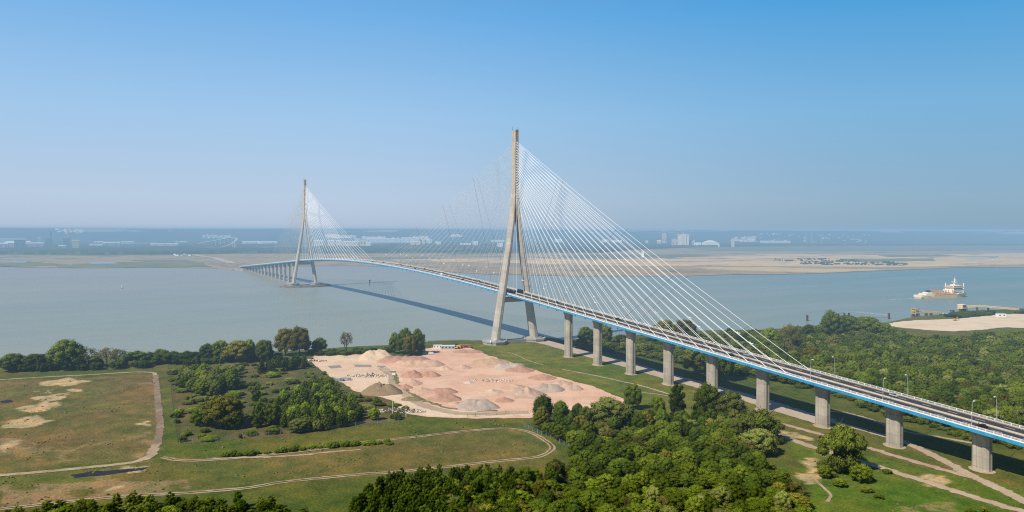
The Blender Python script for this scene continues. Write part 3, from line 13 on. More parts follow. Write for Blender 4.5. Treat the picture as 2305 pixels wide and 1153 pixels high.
nrg = np.random.default_rng(11)

# ------------------------------------------------------------------ helpers
def tag(o, label=None, cat=None, group=None, kind=None):
    if label: o['label'] = label
    if cat: o['category'] = cat
    if group: o['group'] = group
    if kind: o['kind'] = kind
    return o

def empty(name, loc=(0, 0, 0), rz=0.0, scale=None):
    o = bpy.data.objects.new(name, None)
    col.objects.link(o)
    o.location = loc
    o.rotation_euler = (0, 0, rz)
    o.empty_display_size = 1.0
    if scale: o.scale = scale
    return o

def obj(name, me, parent=None, loc=(0, 0, 0), rz=0.0):
    o = bpy.data.objects.new(name, me)
    col.objects.link(o)
    o.parent = parent
    o.location = loc
    o.rotation_euler = (0, 0, rz)
    return o

class MB:
    """collects boxes, prisms and tubes of one part"""
    def __init__(s): s.v = []; s.f = []; s.m = []
    def add(s, v, f, mi=0):
        b = len(s.v)
        s.v += [tuple(x) for x in v]
        s.f += [tuple(i + b for i in q) for q in f]
        s.m += [mi] * len(f)
        return s
    def box(s, c, d, rz=0.0, mi=0, taper=1.0, rx=0.0):
        x, y, z = [k / 2 for k in d]
        pts = []
        for sz in (-1, 1):
            t = taper if sz > 0 else 1.0
            for sx, sy in ((-1, -1), (1, -1), (1, 1), (-1, 1)):
                pts.append(Vector((sx * x * t, sy * y * t, sz * z)))
        M = Matrix.Rotation(rz, 3, 'Z') @ Matrix.Rotation(rx, 3, 'X')
        pts = [M @ p + Vector(c) for p in pts]
        return s.add(pts, [(3, 2, 1, 0), (4, 5, 6, 7), (0, 1, 5, 4), (1, 2, 6, 5), (2, 3, 7, 6), (3, 0, 4, 7)], mi)
    def loft(s, rings, mi=0, cap=True):
        n = len(rings[0]); v = [p for r in rings for p in r]; f = []
        for k in range(len(rings) - 1):
            for i in range(n):
                j = (i + 1) % n
                f.append((k * n + i, k * n + j, (k + 1) * n + j, (k + 1) * n + i))
        if cap:
            f.append(tuple(range(n - 1, -1, -1)))
            f.append(tuple((len(rings) - 1) * n + i for i in range(n)))
        return s.add(v, f, mi)
    def prism(s, poly, z0, z1, mi=0, top=1.0):
        cx = sum(p[0] for p in poly) / len(poly); cy = sum(p[1] for p in poly) / len(poly)
        return s.loft([[(x, y, z0) for x, y in poly], [(cx + (x - cx) * top, cy + (y - cy) * top, z1) for x, y in poly]], mi)
    def tube(s, a, b, r, n=6, mi=0, r2=None):
        a = Vector(a); b = Vector(b); d = (b - a)
        if d.length < 1e-6: return s
        q = d.to_track_quat('Z', 'Y'); r2 = r if r2 is None else r2
        rings = []
        for p, rr in ((a, r), (b, r2)):
            rings.append([p + q @ Vector((math.cos(2 * math.pi * i / n) * rr, math.sin(2 * math.pi * i / n) * rr, 0)) for i in range(n)])
        return s.loft(rings, mi)
    def path(s, pts, r, n=6, mi=0):
        for a, b in zip(pts, pts[1:]): s.tube(a, b, r, n, mi)
        return s
    def mesh(s, name, mats, smooth=False):
        me = bpy.data.meshes.new(name)
        me.from_pydata(s.v, [], s.f)
        if not isinstance(mats, (list, tuple)): mats = [mats]
        for m in mats: me.materials.append(m)
        if len(mats) > 1: me.polygons.foreach_set('material_index', s.m)
        if smooth: me.polygons.foreach_set('use_smooth', [True] * len(me.polygons))
        me.update()
        return me
    def build(s, name, mats, parent=None, smooth=False, loc=(0, 0, 0), rz=0.0):
        return obj(name, s.mesh(name, mats, smooth), parent, loc, rz)

def ngon(cx, cy, r, n=8, ph=None, ry=None):
    ph = math.pi / n if ph is None else ph
    ry = r if ry is None else ry
    return [(cx + r * math.cos(ph + 2 * math.pi * i / n), cy + ry * math.sin(ph + 2 * math.pi * i / n)) for i in range(n)]

def s2l(c):
    return tuple(((x / 255) / 12.92 if x / 255 <= .04045 else ((x / 255 + .055) / 1.055) ** 2.4) for x in c)

# ------------------------------------------------------------------ materials
class NT:
    def __init__(s, name):
        s.m = bpy.data.materials.new(name); s.m.use_nodes = True
        s.t = s.m.node_tree; s.t.nodes.clear()
        s.out = s.n('ShaderNodeOutputMaterial')
    def n(s, t, **kw):
        nd = s.t.nodes.new(t)
        for k, v in kw.items(): setattr(nd, k, v)
        return nd
    def l(s, a, b): s.t.links.new(a, b)
    def noise(s, scale, detail=4, rough=.6, vec=None, stretch=None):
        if vec is None: vec = s.n('ShaderNodeNewGeometry').outputs['Position']
        if stretch:
            mp = s.n('ShaderNodeMapping'); mp.inputs['Scale'].default_value = stretch
            s.l(vec, mp.inputs['Vector']); vec = mp.outputs[0]
        nz = s.n('ShaderNodeTexNoise'); nz.inputs['Scale'].default_value = scale
        nz.inputs['Detail'].default_value = detail; nz.inputs['Roughness'].default_value = rough
        s.l(vec, nz.inputs['Vector'])
        return nz.outputs['Fac']
    def ramp(s, fac, stops):
        r = s.n('ShaderNodeValToRGB'); e = r.color_ramp.elements
        while len(e) < len(stops): e.new(0.5)
        for k, (p, c) in enumerate(stops):
            e[k].position = p; e[k].color = (*c, 1) if len(c) == 3 else c
        s.l(fac, r.inputs['Fac']); return r.outputs['Color']
    def mix(s, fac, a, b, mode='MIX'):
        m = s.n('ShaderNodeMix', data_type='RGBA', blend_type=mode)
        for k, v in ((0, fac), (6, a), (7, b)):
            if hasattr(v, 'node'): s.l(v, m.inputs[k])
            else: m.inputs[k].default_value = v if k == 0 else (*v, 1)
        return m.outputs[2]
    def math(s, op, a, b=0.0, c=None):
        m = s.n('ShaderNodeMath', operation=op)
        for k, v in ((0, a), (1, b), (2, c)):
            if v is None: continue
            if hasattr(v, 'node'): s.l(v, m.inputs[k])
            else: m.inputs[k].default_value = v
        return m.outputs[0]
    def bsdf(s, color, rough=.8, spec=.25, metal=0.0, bump=None, bstr=.3, bdist=.1):
        b = s.n('ShaderNodeBsdfPrincipled')
        if hasattr(color, 'node'): s.l(color, b.inputs['Base Color'])
        else: b.inputs['Base Color'].default_value = (*color, 1)
        b.inputs['Roughness'].default_value = rough
        b.inputs['Specular IOR Level'].default_value = spec
        b.inputs['Metallic'].default_value = metal
        if bump is not None:
            bp = s.n('ShaderNodeBump'); bp.inputs['Strength'].default_value = bstr; bp.inputs['Distance'].default_value = bdist
            s.l(bump, bp.inputs['Height']); s.l(bp.outputs[0], b.inputs['Normal'])
        s.l(b.outputs[0], s.out.inputs['Surface'])
        return b

def mat_simple(name, c, var=.25, scale=.3, rough=.8, spec=.25, metal=0, bump=0.0):
    t = NT(name)
    lo = tuple(x * (1 - var) for x in c); hi = tuple(min(1, x * (1 + var)) for x in c)
    f = t.noise(scale, 5, .65)
    cc = t.ramp(f, [(.3, lo), (.7, hi)])
    t.bsdf(cc, rough, spec, metal, f if bump else None, bump)
    return t.m

def mat_concrete(name, c, joint=4.0, var=.13):
    t = NT(name)
    g = t.n('ShaderNodeNewGeometry').outputs['Position']
    f1 = t.noise(.12, 5, .6); f2 = t.noise(.55, 5, .75, stretch=(1, 1, .10))
    base = t.ramp(f1, [(.3, tuple(x * (1 - var) for x in c)), (.7, tuple(x * (1 + var) for x in c))])
    st = t.ramp(f2, [(.3, (.70, .69, .67)), (.6, (1, 1, 1))])
    cc = t.mix(.8, base, st, 'MULTIPLY')
    sep = t.n('ShaderNodeSeparateXYZ'); t.l(g, sep.inputs[0])
    fr = t.math('FRACT', t.math('DIVIDE', sep.outputs[2], joint))
    j = t.math('LESS_THAN', fr, .07)
    cc = t.mix(t.math('MULTIPLY', j, .3), cc, tuple(x * .45 for x in c))
    # lifts of slightly different age
    wn = t.n('ShaderNodeTexWhiteNoise', noise_dimensions='1D'); t.l(t.math('FLOOR', t.math('DIVIDE', sep.outputs[2], joint)), wn.inputs['W'])
    lift = t.ramp(wn.outputs['Value'], [(0, (.88, .88, .88)), (1, (1.0, 1.0, 1.0))])
    cc = t.mix(1.0, cc, lift, 'MULTIPLY')
    t.bsdf(cc, .85, .2)
    return t.m

def mat_leaf(name, c, c2=None, trans=.3):
    """foliage: per face 'shade' attribute, a hue drift per tree and through the wood"""
    t = NT(name)
    c2 = c2 or (c[0] * 1.5, c[1] * 1.15, c[2] * .9)
    at = t.n('ShaderNodeAttribute'); at.attribute_name = 'shade'
    oi = t.n('ShaderNodeObjectInfo')
    drift = t.noise(.035, 2, .5)
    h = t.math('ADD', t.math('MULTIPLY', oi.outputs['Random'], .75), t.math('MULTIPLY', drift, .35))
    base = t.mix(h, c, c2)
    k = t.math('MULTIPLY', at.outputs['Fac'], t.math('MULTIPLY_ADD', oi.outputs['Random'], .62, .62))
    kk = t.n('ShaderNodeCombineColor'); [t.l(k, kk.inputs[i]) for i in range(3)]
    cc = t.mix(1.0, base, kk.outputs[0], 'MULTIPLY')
    d = t.n('ShaderNodeBsdfDiffuse'); t.l(cc, d.inputs['Color'])
    tr = t.n('ShaderNodeBsdfTranslucent')
    c3 = t.mix(1.0, cc, (1.1, 1.25, .5), 'MULTIPLY'); t.l(c3, tr.inputs['Color'])
    ms = t.n('ShaderNodeMixShader'); ms.inputs[0].default_value = trans
    t.l(d.outputs[0], ms.inputs[1]); t.l(tr.outputs[0], ms.inputs[2]); t.l(ms.outputs[0], t.out.inputs['Surface'])
    return t.m

M = {}
M['concrete'] = mat_concrete('pylon_concrete', (.50, .455, .395))
M['pier'] = mat_concrete('pier_concrete', (.43, .385, .315), 5.0, .2)
M['footing'] = mat_concrete('footing_concrete', (.40, .38, .34), 9.0, .1)
M['belly'] = mat_simple('girder_soffit', (.22, .27, .32), .1, .1)
M['blue'] = mat_simple('blue_fascia_paint', (.045, .42, .85), .28, .22, .45, .4)
M['white'] = mat_simple('white_paint', (.80, .80, .78), .05, .3, .5)
M['cable'] = mat_simple('cable_sheath', (.86, .86, .85), .03, .3, .4)
M['steelwhite'] = mat_simple('anchor_box_steel', (.78, .78, .76), .12, .8, .5)
M['kerb'] = mat_simple('barrier_concrete', (.52, .46, .36), .12, .15)
M['darkrope'] = mat_simple('tie_rope', (.05, .06, .08), .2, .5)
M['glass'] = mat_simple('vehicle_glass', (.02, .025, .03), .1, 1, .15, .6)
M['tyre'] = mat_simple('tyre_rubber', (.02, .02, .02), .1, 1)
M['darksteel'] = mat_simple('dark_steel', (.06, .055, .05), .3, .8)
M['rust'] = mat_simple('rusty_piles', (.09, .065, .045), .4, .6)
M['ochre'] = mat_simple('ochre_paint', (.52, .34, .10), .2, .4)
M['buff'] = mat_simple('buff_paint', (.72, .52, .28), .15, .3)
M['shipwhite'] = mat_simple('ship_white', (.84, .80, .70), .06, .3)
M['shiptan'] = mat_simple('ship_tan', (.70, .44, .20), .2, .3)
M['shiporange'] = mat_simple('ship_orange', (.66, .33, .14), .25, .5)
M['galv'] = mat_simple('galvanised_steel', (.45, .48, .50), .1, .5, .5, .4, .3)
M['greenpost'] = mat_simple('green_fence_steel', (.07, .14, .09), .2, .5)
M['bark'] = mat_simple('bark', (.09, .065, .045), .35, 1.5)
M['birchbark'] = mat_simple('birch_bark', (.50, .47, .42), .35, 2.0)
M['redshed'] = mat_simple('red_brown_shed', (.36, .15, .10), .15, .4)
M['yellow'] = mat_simple('machine_yellow', (.60, .36, .06), .15, .6)

def asphalt():
    t = NT('bridge_asphalt')
    f = t.noise(.5, 5, .7); g = t.noise(.02, 3, .5, stretch=(.4, 4, 1))
    c = t.ramp(f, [(.3, (.036, .034, .038)), (.7, (.055, .052, .056))])
    c = t.mix(t.math('MULTIPLY', g, .45), c, (.085, .078, .074))
    t.bsdf(c, .8, .25); return t.m
M['asphalt'] = asphalt()

def water_mat():
    t = NT('river_water')
    big = t.noise(.0022, 5, .55, stretch=(1.0, .45, 1)); med = t.noise(.015, 5, .6, stretch=(1, .35, 1)); fine = t.noise(.35, 6, .62)
    sep = t.n('ShaderNodeSeparateXYZ'); t.l(t.n('ShaderNodeNewGeometry').outputs['Position'], sep.inputs[0])
    c = t.ramp(t.math('ADD', t.math('MULTIPLY', big, .7), t.math('MULTIPLY', med, .3)),
               [(.34, (.235, .285, .245)), (.5, (.275, .312, .262)), (.66, (.32, .335, .27))])
    # brown shallows against the far mud flats, clearer darker water upriver (right)
    c = t.mix(t.math('MULTIPLY', t.ramp(t.noise(.0011, 3, .5), [(.4, (0, 0, 0)), (.6, (1, 1, 1))]), .25), c, (.31, .32, .255))
    far = t.n('ShaderNodeMapRange'); far.inputs[1].default_value = -560; far.inputs[2].default_value = -1500; t.l(sep.outputs[0], far.inputs[0])
    c = t.mix(t.math('MULTIPLY', far.outputs[0], .75), c, (.33, .29, .235))
    rt = t.n('ShaderNodeMapRange'); rt.inputs[1].default_value = 150; rt.inputs[2].default_value = 1500; t.l(sep.outputs[1], rt.inputs[0])
    c = t.mix(t.math('MULTIPLY', rt.outputs[0], .85), c, (.115, .225, .215))
    slick = t.ramp(t.noise(.0045, 6, .7, stretch=(2.6, .28, 1)), [(.50, (0, 0, 0)), (.60, (1, 1, 1))])
    c = t.mix(t.math('MULTIPLY', slick, .28), c, (.34, .34, .285))
    cur = t.ramp(t.noise(.02, 5, .75, stretch=(1.8, .16, 1)), [(.56, (0, 0, 0)), (.66, (1, 1, 1))])
    c = t.mix(t.math('MULTIPLY', cur, .16), c, (.13, .19, .18))
    h = t.noise(.05, 4, .55, stretch=(1, .5, 1))
    b = t.bsdf(c, .36, .26, 0, h, .25, .4)
    b.inputs['IOR'].default_value = 1.33
    return t.m

def ground_mat():
    t = NT('bank_ground')
    at = t.n('ShaderNodeAttribute'); at.attribute_name = 'tint'
    f1 = t.noise(.9, 6, .72); f2 = t.noise(.09, 5, .65); f3 = t.noise(.022, 4, .6)
    c = t.mix(1.0, at.outputs['Color'], t.ramp(f1, [(.28, (.42, .46, .38)), (.5, (.95, .97, .9)), (.72, (1.55, 1.42, 1.2))]), 'MULTIPLY')
    c = t.mix(1.0, c, t.ramp(f2, [(.3, (.58, .74, .56)), (.5, (1, 1, 1)), (.66, (1.45, 1.2, 1.0))]), 'MULTIPLY')
    dark = t.ramp(t.noise(.16, 5, .7), [(.56, (0, 0, 0)), (.70, (1, 1, 1))])
    c = t.mix(t.math('MULTIPLY', dark, .45), c, (.035, .055, .018))
    pale = t.ramp(t.noise(.055, 6, .75), [(.60, (0, 0, 0)), (.72, (1, 1, 1))])
    c = t.mix(t.math('MULTIPLY', pale, .30), c, (.24, .18, .10))
    t.bsdf(c, .95, .05, 0, f1, .6, .5); return t.m

def mat_gravel(name, c1, c2, c3, s=.05, worn=False):
    t = NT(name)
    f = t.noise(s, 6, .68); g = t.noise(1.3, 5, .7); h = t.noise(s * .35, 3, .5)
    c = t.ramp(f, [(.32, c1), (.5, c2), (.68, c3)])
    c = t.mix(t.math('MULTIPLY', h, .3), c, c1)
    c = t.mix(.8, c, t.ramp(g, [(.3, (.80, .79, .77)), (.7, (1.1, 1.1, 1.1))]), 'MULTIPLY')
    b = t.bsdf(c, .95, .05, 0, g, .5, .3)
    if worn:
        at = t.n('ShaderNodeAttribute'); at.attribute_name = 'edge'
        n1 = t.noise(.28, 5, .7)
        k = t.n('ShaderNodeMapRange'); t.l(t.math('SUBTRACT', t.math('MULTIPLY_ADD', n1, 2.2, -.25), at.outputs['Fac']), k.inputs[0]); k.inputs[1].default_value = -.12; k.inputs[2].default_value = .22
        tr = t.n('ShaderNodeBsdfTransparent'); ms = t.n('ShaderNodeMixShader'); t.l(k.outputs[0], ms.inputs[0]); t.l(tr.outputs[0], ms.inputs[1]); t.l(b.outputs[0], ms.inputs[2]); t.l(ms.outputs[0], t.out.inputs['Surface'])
    return t.m

def yard_mat(name, c1, c2, c3, red):
    t = NT(name); f = t.noise(.045, 6, .68); g = t.noise(1.3, 5, .7)
    c = t.ramp(f, [(.32, c1), (.5, c2), (.68, c3)])
    st = t.ramp(t.noise(.028, 6, .75, stretch=(1.0, .5, 1)), [(.50, (0, 0, 0)), (.62, (1, 1, 1))]); c = t.mix(t.math('MULTIPLY', st, .55), c, red)
    gy = t.ramp(t.noise(.06, 5, .7, stretch=(.5, 1.3, 1)), [(.58, (0, 0, 0)), (.68, (1, 1, 1))]); c = t.mix(t.math('MULTIPLY', gy, .4), c, (.40, .34, .28))
    ol = t.ramp(t.noise(.11, 5, .75, stretch=(.6, 1.2, 1)), [(.66, (0, 0, 0)), (.72, (1, 1, 1))]); c = t.mix(t.math('MULTIPLY', ol, .6), c, (.28, .23, .12))
    wv = t.n('ShaderNodeTexWave'); wv.inputs['Scale'].default_value = .11; wv.inputs['Distortion'].default_value = 9; wv.inputs['Detail'].default_value = 3; wv.inputs['Detail Scale'].default_value = .25
    t.l(t.n('ShaderNodeNewGeometry').outputs['Position'], wv.inputs['Vector']); c = t.mix(.25, c, t.ramp(wv.outputs['Fac'], [(.0, (.82, .78, .74)), (.10, (1, 1, 1))]), 'MULTIPLY')
    c = t.mix(.8, c, t.ramp(g, [(.3, (.84, .83, .82)), (.7, (1.08, 1.08, 1.08))]), 'MULTIPLY')
    t.bsdf(c, .95, .05, 0, g, .5, .3); return t.m
M['yard_pink'] = yard_mat('pink_gravel', (.68, .43, .29), (.77, .50, .345), (.80, .56, .40), (.58, .33, .225))
M['yard_pale'] = yard_mat('pale_gravel', (.66, .49, .33), (.78, .59, .41), (.82, .65, .48), (.68, .46, .32))
M['track'] = mat_gravel('dirt_track', (.32, .24, .14), (.48, .37, .24), (.58, .46, .32), .12, worn=True)
M['sandy'] = mat_gravel('sandy_track', (.40, .31, .20), (.50, .39, .27), (.58, .47, .34), .08, worn=True)
M['pink_tr'] = mat_gravel('pink_track', (.42, .28, .19), (.50, .35, .25), (.55, .41, .30), .08, worn=True)
M['sandpatch'] = mat_gravel('bare_sand', (.36, .27, .16), (.52, .41, .26), (.60, .49, .33), .3, worn=True)
M['beach'] = mat_gravel('beach_sand', (.66, .52, .36), (.78, .63, .45), (.83, .69, .51), .03)
M['paved'] = mat_gravel('old_paving', (.22, .16, .105), (.29, .215, .145), (.42, .33, .24), .15, worn=True)
M['greyroad'] = mat_gravel('grey_service_road', (.44, .36, .27), (.54, .44, .335), (.60, .50, .39), .05)
M['verge'] = mat_gravel('weedy_verge', (.10, .12, .035), (.22, .19, .09), (.40, .32, .2), .25, worn=True)
M['puddle'] = mat_simple('puddle_water', (.34, .28, .22), .15, .1, .5, .2)
M['pondw'] = mat_simple('pond_water', (.035, .036, .048), .3, .3, .6, .04)
HEAPC = {'cream': (.60, .48, .34), 'red': (.44, .235, .165), 'pale_pink': (.56, .37, .27), 'cream_pink': (.64, .46, .33), 'tan_pink': (.50, .345, .225),
         'blue_grey': (.40, .36, .32), 'dark_red': (.40, .22, .16), 'grey': (.36, .325, .28), 'grey_pink': (.46, .33, .265), 'brown': (.29, .21, .13), 'white': (.62, .52, .42), 'olive': (.26, .20, .10)}
for k, c in HEAPC.items():
    if k not in ('brown', 'olive'): c = tuple(a_ * .8 + b_ * .2 for a_, b_ in zip(c, (.78, .52, .36)))
    M['heap_' + k] = mat_gravel('heap_' + k, tuple(x * .80 for x in c), c, tuple(min(.8, x * 1.18) for x in c), .22)

# ------------------------------------------------------------------ camera
cx, cy, cz, yaw, pit, roll, fpx, ppy = W['cam'][:8]
d = Vector((math.cos(yaw) * math.cos(pit), math.sin(yaw) * math.cos(pit), math.sin(pit)))
r = d.cross(Vector((0, 0, 1))).normalized(); u = r.cross(d)
r2 = r * math.cos(roll) + u * math.sin(roll); u2 = u * math.cos(roll) - r * math.sin(roll)
cam = bpy.data.cameras.new('camera')
cam.sensor_width = 36; cam.lens = fpx / 2305 * 36; cam.shift_y = ppy / 2305
cam.clip_start = 1; cam.clip_end = 80000
camo = bpy.data.objects.new('camera', cam); col.objects.link(camo)
camo.matrix_world = Matrix(((r2.x, u2.x, -d.x, cx), (r2.y, u2.y, -d.y, cy), (r2.z, u2.z, -d.z, cz), (0, 0, 0, 1)))
scene.camera = camo
def in_view(x, y, ztop, m=25):
    """is the top of something standing at x, y inside the photographed frame?"""
    v = Vector((x, y, ztop)) - Vector((cx, cy, cz)); z = v.dot(d)
    if z < 20: return False
    px = 1152.5 + fpx * v.dot(r2) / z; py = 576.5 + ppy - fpx * v.dot(u2) / z
    return -m < px < 2305 + m and py < 1153 + m * .4

# ------------------------------------------------------------------ light and sky
SUN = Vector((50, -211, 211)).normalized()
sl = bpy.data.lights.new('sun', 'SUN'); sl.energy = 5.0; sl.angle = R(.53); sl.color = (1.0, .91, .77)
so = bpy.data.objects.new('sun', sl); col.objects.link(so); so.rotation_euler = SUN.to_track_quat('Z', 'Y').to_euler(); so.location = (0, -400, 400)
w = bpy.data.worlds.new('World'); scene.world = w; w.use_nodes = True
wt = w.node_tree; wt.nodes.clear()
sky = wt.nodes.new('ShaderNodeTexSky'); sky.sky_type = 'NISHITA'; sky.sun_disc = False
sky.sun_elevation = math.asin(SUN.z); sky.sun_rotation = math.atan2(SUN.x, SUN.y)
sky.altitude = 100; sky.air_density = 1.0; sky.dust_density = .6; sky.ozone_density = 2.2
def wn_(t, **k):
    n = wt.nodes.new(t)
    for a_, b_ in k.items(): setattr(n, a_, b_)
    return n
def wramp(fac, stops):
    n = wn_('ShaderNodeValToRGB'); e = n.color_ramp.elements
    while len(e) < len(stops): e.new(.5)
    for i_, (p_, c_) in enumerate(stops): e[i_].position = p_; e[i_].color = (*s2l(c_), 1)
    wt.links.new(fac, n.inputs['Fac']); return n.outputs['Color']
def wmath(op, a_, b_):
    n = wn_('ShaderNodeMath', operation=op)
    for i_, v_ in ((0, a_), (1, b_)):
        if hasattr(v_, 'node'): wt.links.new(v_, n.inputs[i_])
        else: n.inputs[i_].default_value = v_
    return n.outputs[0]
tc = wn_('ShaderNodeTexCoord'); sp_ = wn_('ShaderNodeSeparateXYZ'); wt.links.new(tc.outputs['Generated'], sp_.inputs[0])
el = wmath('MAXIMUM', sp_.outputs[2], 0.0)
# the sky is deeper upriver (+Y, away from the sun) and paler towards the sea
az = wn_('ShaderNodeVectorMath', operation='DOT_PRODUCT'); wt.links.new(tc.outputs['Generated'], az.inputs[0]); az.inputs[1].default_value = (.4915, .8709, 0)
side = wn_('ShaderNodeMapRange', interpolation_type='SMOOTHSTEP'); wt.links.new(az.outputs['Value'], side.inputs[0]); side.inputs[1].default_value = -.30; side.inputs[2].default_value = .62
gl = wramp(el, [(0, (178, 195, 217)), (.04, (184, 204, 226)), (.15, (160, 200, 236)), (.28, (114, 177, 232)), (.5, (56, 104, 172)), (1, (20, 42, 84))])
gr = wramp(el, [(0, (134, 166, 190)), (.04, (140, 174, 198)), (.15, (120, 178, 219)), (.28, (68, 158, 219)), (.5, (40, 90, 158)), (1, (18, 40, 80))])
gm_ = wn_('ShaderNodeMix', data_type='RGBA'); wt.links.new(side.outputs[0], gm_.inputs[0]); wt.links.new(gl, gm_.inputs[6]); wt.links.new(gr, gm_.inputs[7])
sc1 = wn_('ShaderNodeVectorMath', operation='SCALE'); wt.links.new(gm_.outputs[2], sc1.inputs[0]); sc1.inputs['Scale'].default_value = 10.0
sm_ = wn_('ShaderNodeMix', data_type='RGBA'); sm_.inputs[0].default_value = .97; wt.links.new(sky.outputs[0], sm_.inputs[6]); wt.links.new(sc1.outputs[0], sm_.inputs[7])
bg = wt.nodes.new('ShaderNodeBackground'); bg.inputs['Strength'].default_value = .10
wo = wt.nodes.new('ShaderNodeOutputWorld')
wt.links.new(sm_.outputs[2], bg.inputs['Color']); wt.links.new(bg.outputs[0], wo.inputs['Surface'])
scene.view_settings.view_transform = 'Standard'; scene.view_settings.look = 'None'; scene.view_settings.exposure = 0

# haze that lies over the estuary: absorbs and glows, one box of air
SIG = 2.3e-4; HZ = (.275, .448, .632)
hm = NT('estuary_haze')
va = hm.n('ShaderNodeVolumeAbsorption'); va.inputs['Color'].default_value = (0, 0, 0, 1); va.inputs['Density'].default_value = SIG
ve = hm.n('ShaderNodeEmission'); ve.inputs['Color'].default_value = (*HZ, 1); ve.inputs['Strength'].default_value = SIG
ad = hm.n('ShaderNodeAddShader'); hm.l(va.outputs[0], ad.inputs[0]); hm.l(ve.outputs[0], ad.inputs[1]); hm.l(ad.outputs[0], hm.out.inputs['Volume'])
hb = MB(); hb.box((20300, 0, 58), (40000, 70000, 128))
ho = hb.build('haze', hm.m, None, False, (cx, cy, 0), yaw)
tag(ho, 'pale blue haze lying over the estuary and the far shore', 'haze', None, 'stuff')

# ------------------------------------------------------------------ terrain helpers
def interp_shore(y, pts):
    ys = np.array([p[1] for p in pts]); xs = np.array([p[0] for p in pts]); o = np.argsort(ys)
    return np.interp(y, ys[o], xs[o])

def inside(px, py, poly):
    res = np.zeros(px.shape, bool); n = len(poly)
    for i in range(n):
        x1, y1 = poly[i]; x2, y2 = poly[i - 1]
        if y1 == y2: continue
        c = ((y1 > py) != (y2 > py)) & (px < (x2 - x1) * (py - y1) / (y2 - y1) + x1)
        res ^= c
    return res

def pip(x, y, poly): return bool(inside(np.array([x]), np.array([y]), poly)[0])

def fbm(x, y, s, seed=0, oct=4):
    """value noise on arrays"""
    out = np.zeros_like(x, dtype=float); amp = 1.0; tot = 0
    for k in range(oct):
        X = x * s + seed * 17.3 + k * 31.7; Y = y * s + seed * 9.1 + k * 12.9
        xi = np.floor(X).astype(int); yi = np.floor(Y).astype(int); fx = X - xi; fy = Y - yi
        fx = fx * fx * (3 - 2 * fx); fy = fy * fy * (3 - 2 * fy)
        def hsh(a, b):
            h = (a * 374761393 + b * 668265263 + seed * 1442695) & 0x7fffffff
            h = ((h ^ (h >> 13)) * 1274126177) & 0x7fffffff
            return (h & 0xffff) / 65535.0
        v = (hsh(xi, yi) * (1 - fx) + hsh(xi + 1, yi) * fx) * (1 - fy) + (hsh(xi, yi + 1) * (1 - fx) + hsh(xi + 1, yi + 1) * fx) * fy
        out += v * amp; tot += amp; amp *= .5; s *= 2.03
    return out / tot

def grid_mesh(name, xs, ys, zf, mat, cf=None, smooth=True):
    X, Y = np.meshgrid(xs, ys, indexing='ij'); Z = zf(X, Y)
    v = np.stack([X, Y, Z], -1).reshape(-1, 3); nx, ny = X.shape
    i = np.arange(nx * ny).reshape(nx, ny)
    f = np.stack([i[:-1, :-1], i[1:, :-1], i[1:, 1:], i[:-1, 1:]], -1).reshape(-1, 4)
    me = np_mesh(name, v, f, mat, smooth)
    if cf is not None:
        c = cf(X, Y).reshape(-1, 3); a = me.color_attributes.new('tint', 'FLOAT_COLOR', 'POINT')
        a.data.foreach_set('color', np.concatenate([c, np.ones((len(c), 1))], 1).astype(np.float32).ravel())
    return me

def np_mesh(name, v, f, mat, smooth=False, shade=None):
    me = bpy.data.meshes.new(name)
    me.vertices.add(len(v)); me.vertices.foreach_set('co', np.asarray(v, np.float32).ravel())
    k = f.shape[1]
    me.loops.add(f.size); me.loops.foreach_set('vertex_index', f.astype(np.int32).ravel())
    me.polygons.add(len(f)); me.polygons.foreach_set('loop_start', np.arange(0, f.size, k, dtype=np.int32))
    try: me.polygons.foreach_set('loop_total', np.full(len(f), k, np.int32))
    except Exception: pass
    me.update(calc_edges=True)
    if smooth: me.polygons.foreach_set('use_smooth', np.ones(len(f), bool))
    if shade is not None:
        a = me.attributes.new('shade', 'FLOAT', 'FACE'); a.data.foreach_set('value', np.asarray(shade, np.float32))
    me.materials.append(mat)
    return me

def ragged(poly, step=3.0, amp=1.2, seed=1):
    """polygon outline with an uneven natural edge"""
    out = []; n = len(poly)
    for i in range(n):
        a = Vector((*poly[i], 0)); b = Vector((*poly[(i + 1) % n], 0)); L_ = (b - a).length
        k = max(1, int(L_ / step))
        for j in range(k):
            p = a.lerp(b, j / k)
            q = noise.noise_vector(Vector((p.x / (amp * 4), p.y / (amp * 4), seed * 3.7))) + .5 * noise.noise_vector(Vector((p.x / (amp * 1.6), p.y / (amp * 1.6), seed)))
            out.append((p.x + q.x * amp, p.y + q.y * amp))
    return out

def sheet(name, poly, z, mat, kind='structure', step=3.0, amp=1.2, seed=1, label=None):
    pl = ragged(poly, step, amp, seed)
    vs = [Vector((x, y, 0)) for x, y in pl]
    tris = tessellate_polygon([vs])
    mb = MB(); mb.add([(x, y, z) for x, y in pl], [tuple(t) for t in tris])
    me = mb.mesh(name, mat); flip_up(me)
    return tag(obj(name, me), label, None, None, kind)

def flip_up(me):
    bm = bmesh.new(); bm.from_mesh(me)
    for f in bm.faces:
        f.normal_update()
        if f.normal.z < 0: f.normal_flip()
    bm.to_mesh(me); bm.free()

def smooth_path(pts, step=3.0):
    P = [Vector((p[0], p[1], p[2] if len(p) > 2 else 0)) for p in pts]
    P = [P[0] * 2 - P[1]] + P + [P[-1] * 2 - P[-2]]; out = []
    for i in range(1, len(P) - 2):
        a, b, c, e = P[i - 1:i + 3]; n = max(1, int((c - b).length / step))
        for j in range(n):
            t = j / n
            out.append(.5 * ((2 * b) + (c - a) * t + (2 * a - 5 * b + 4 * c - e) * t * t + (-a + 3 * b - 3 * c + e) * t ** 3))
    out.append(P[-2]); return out

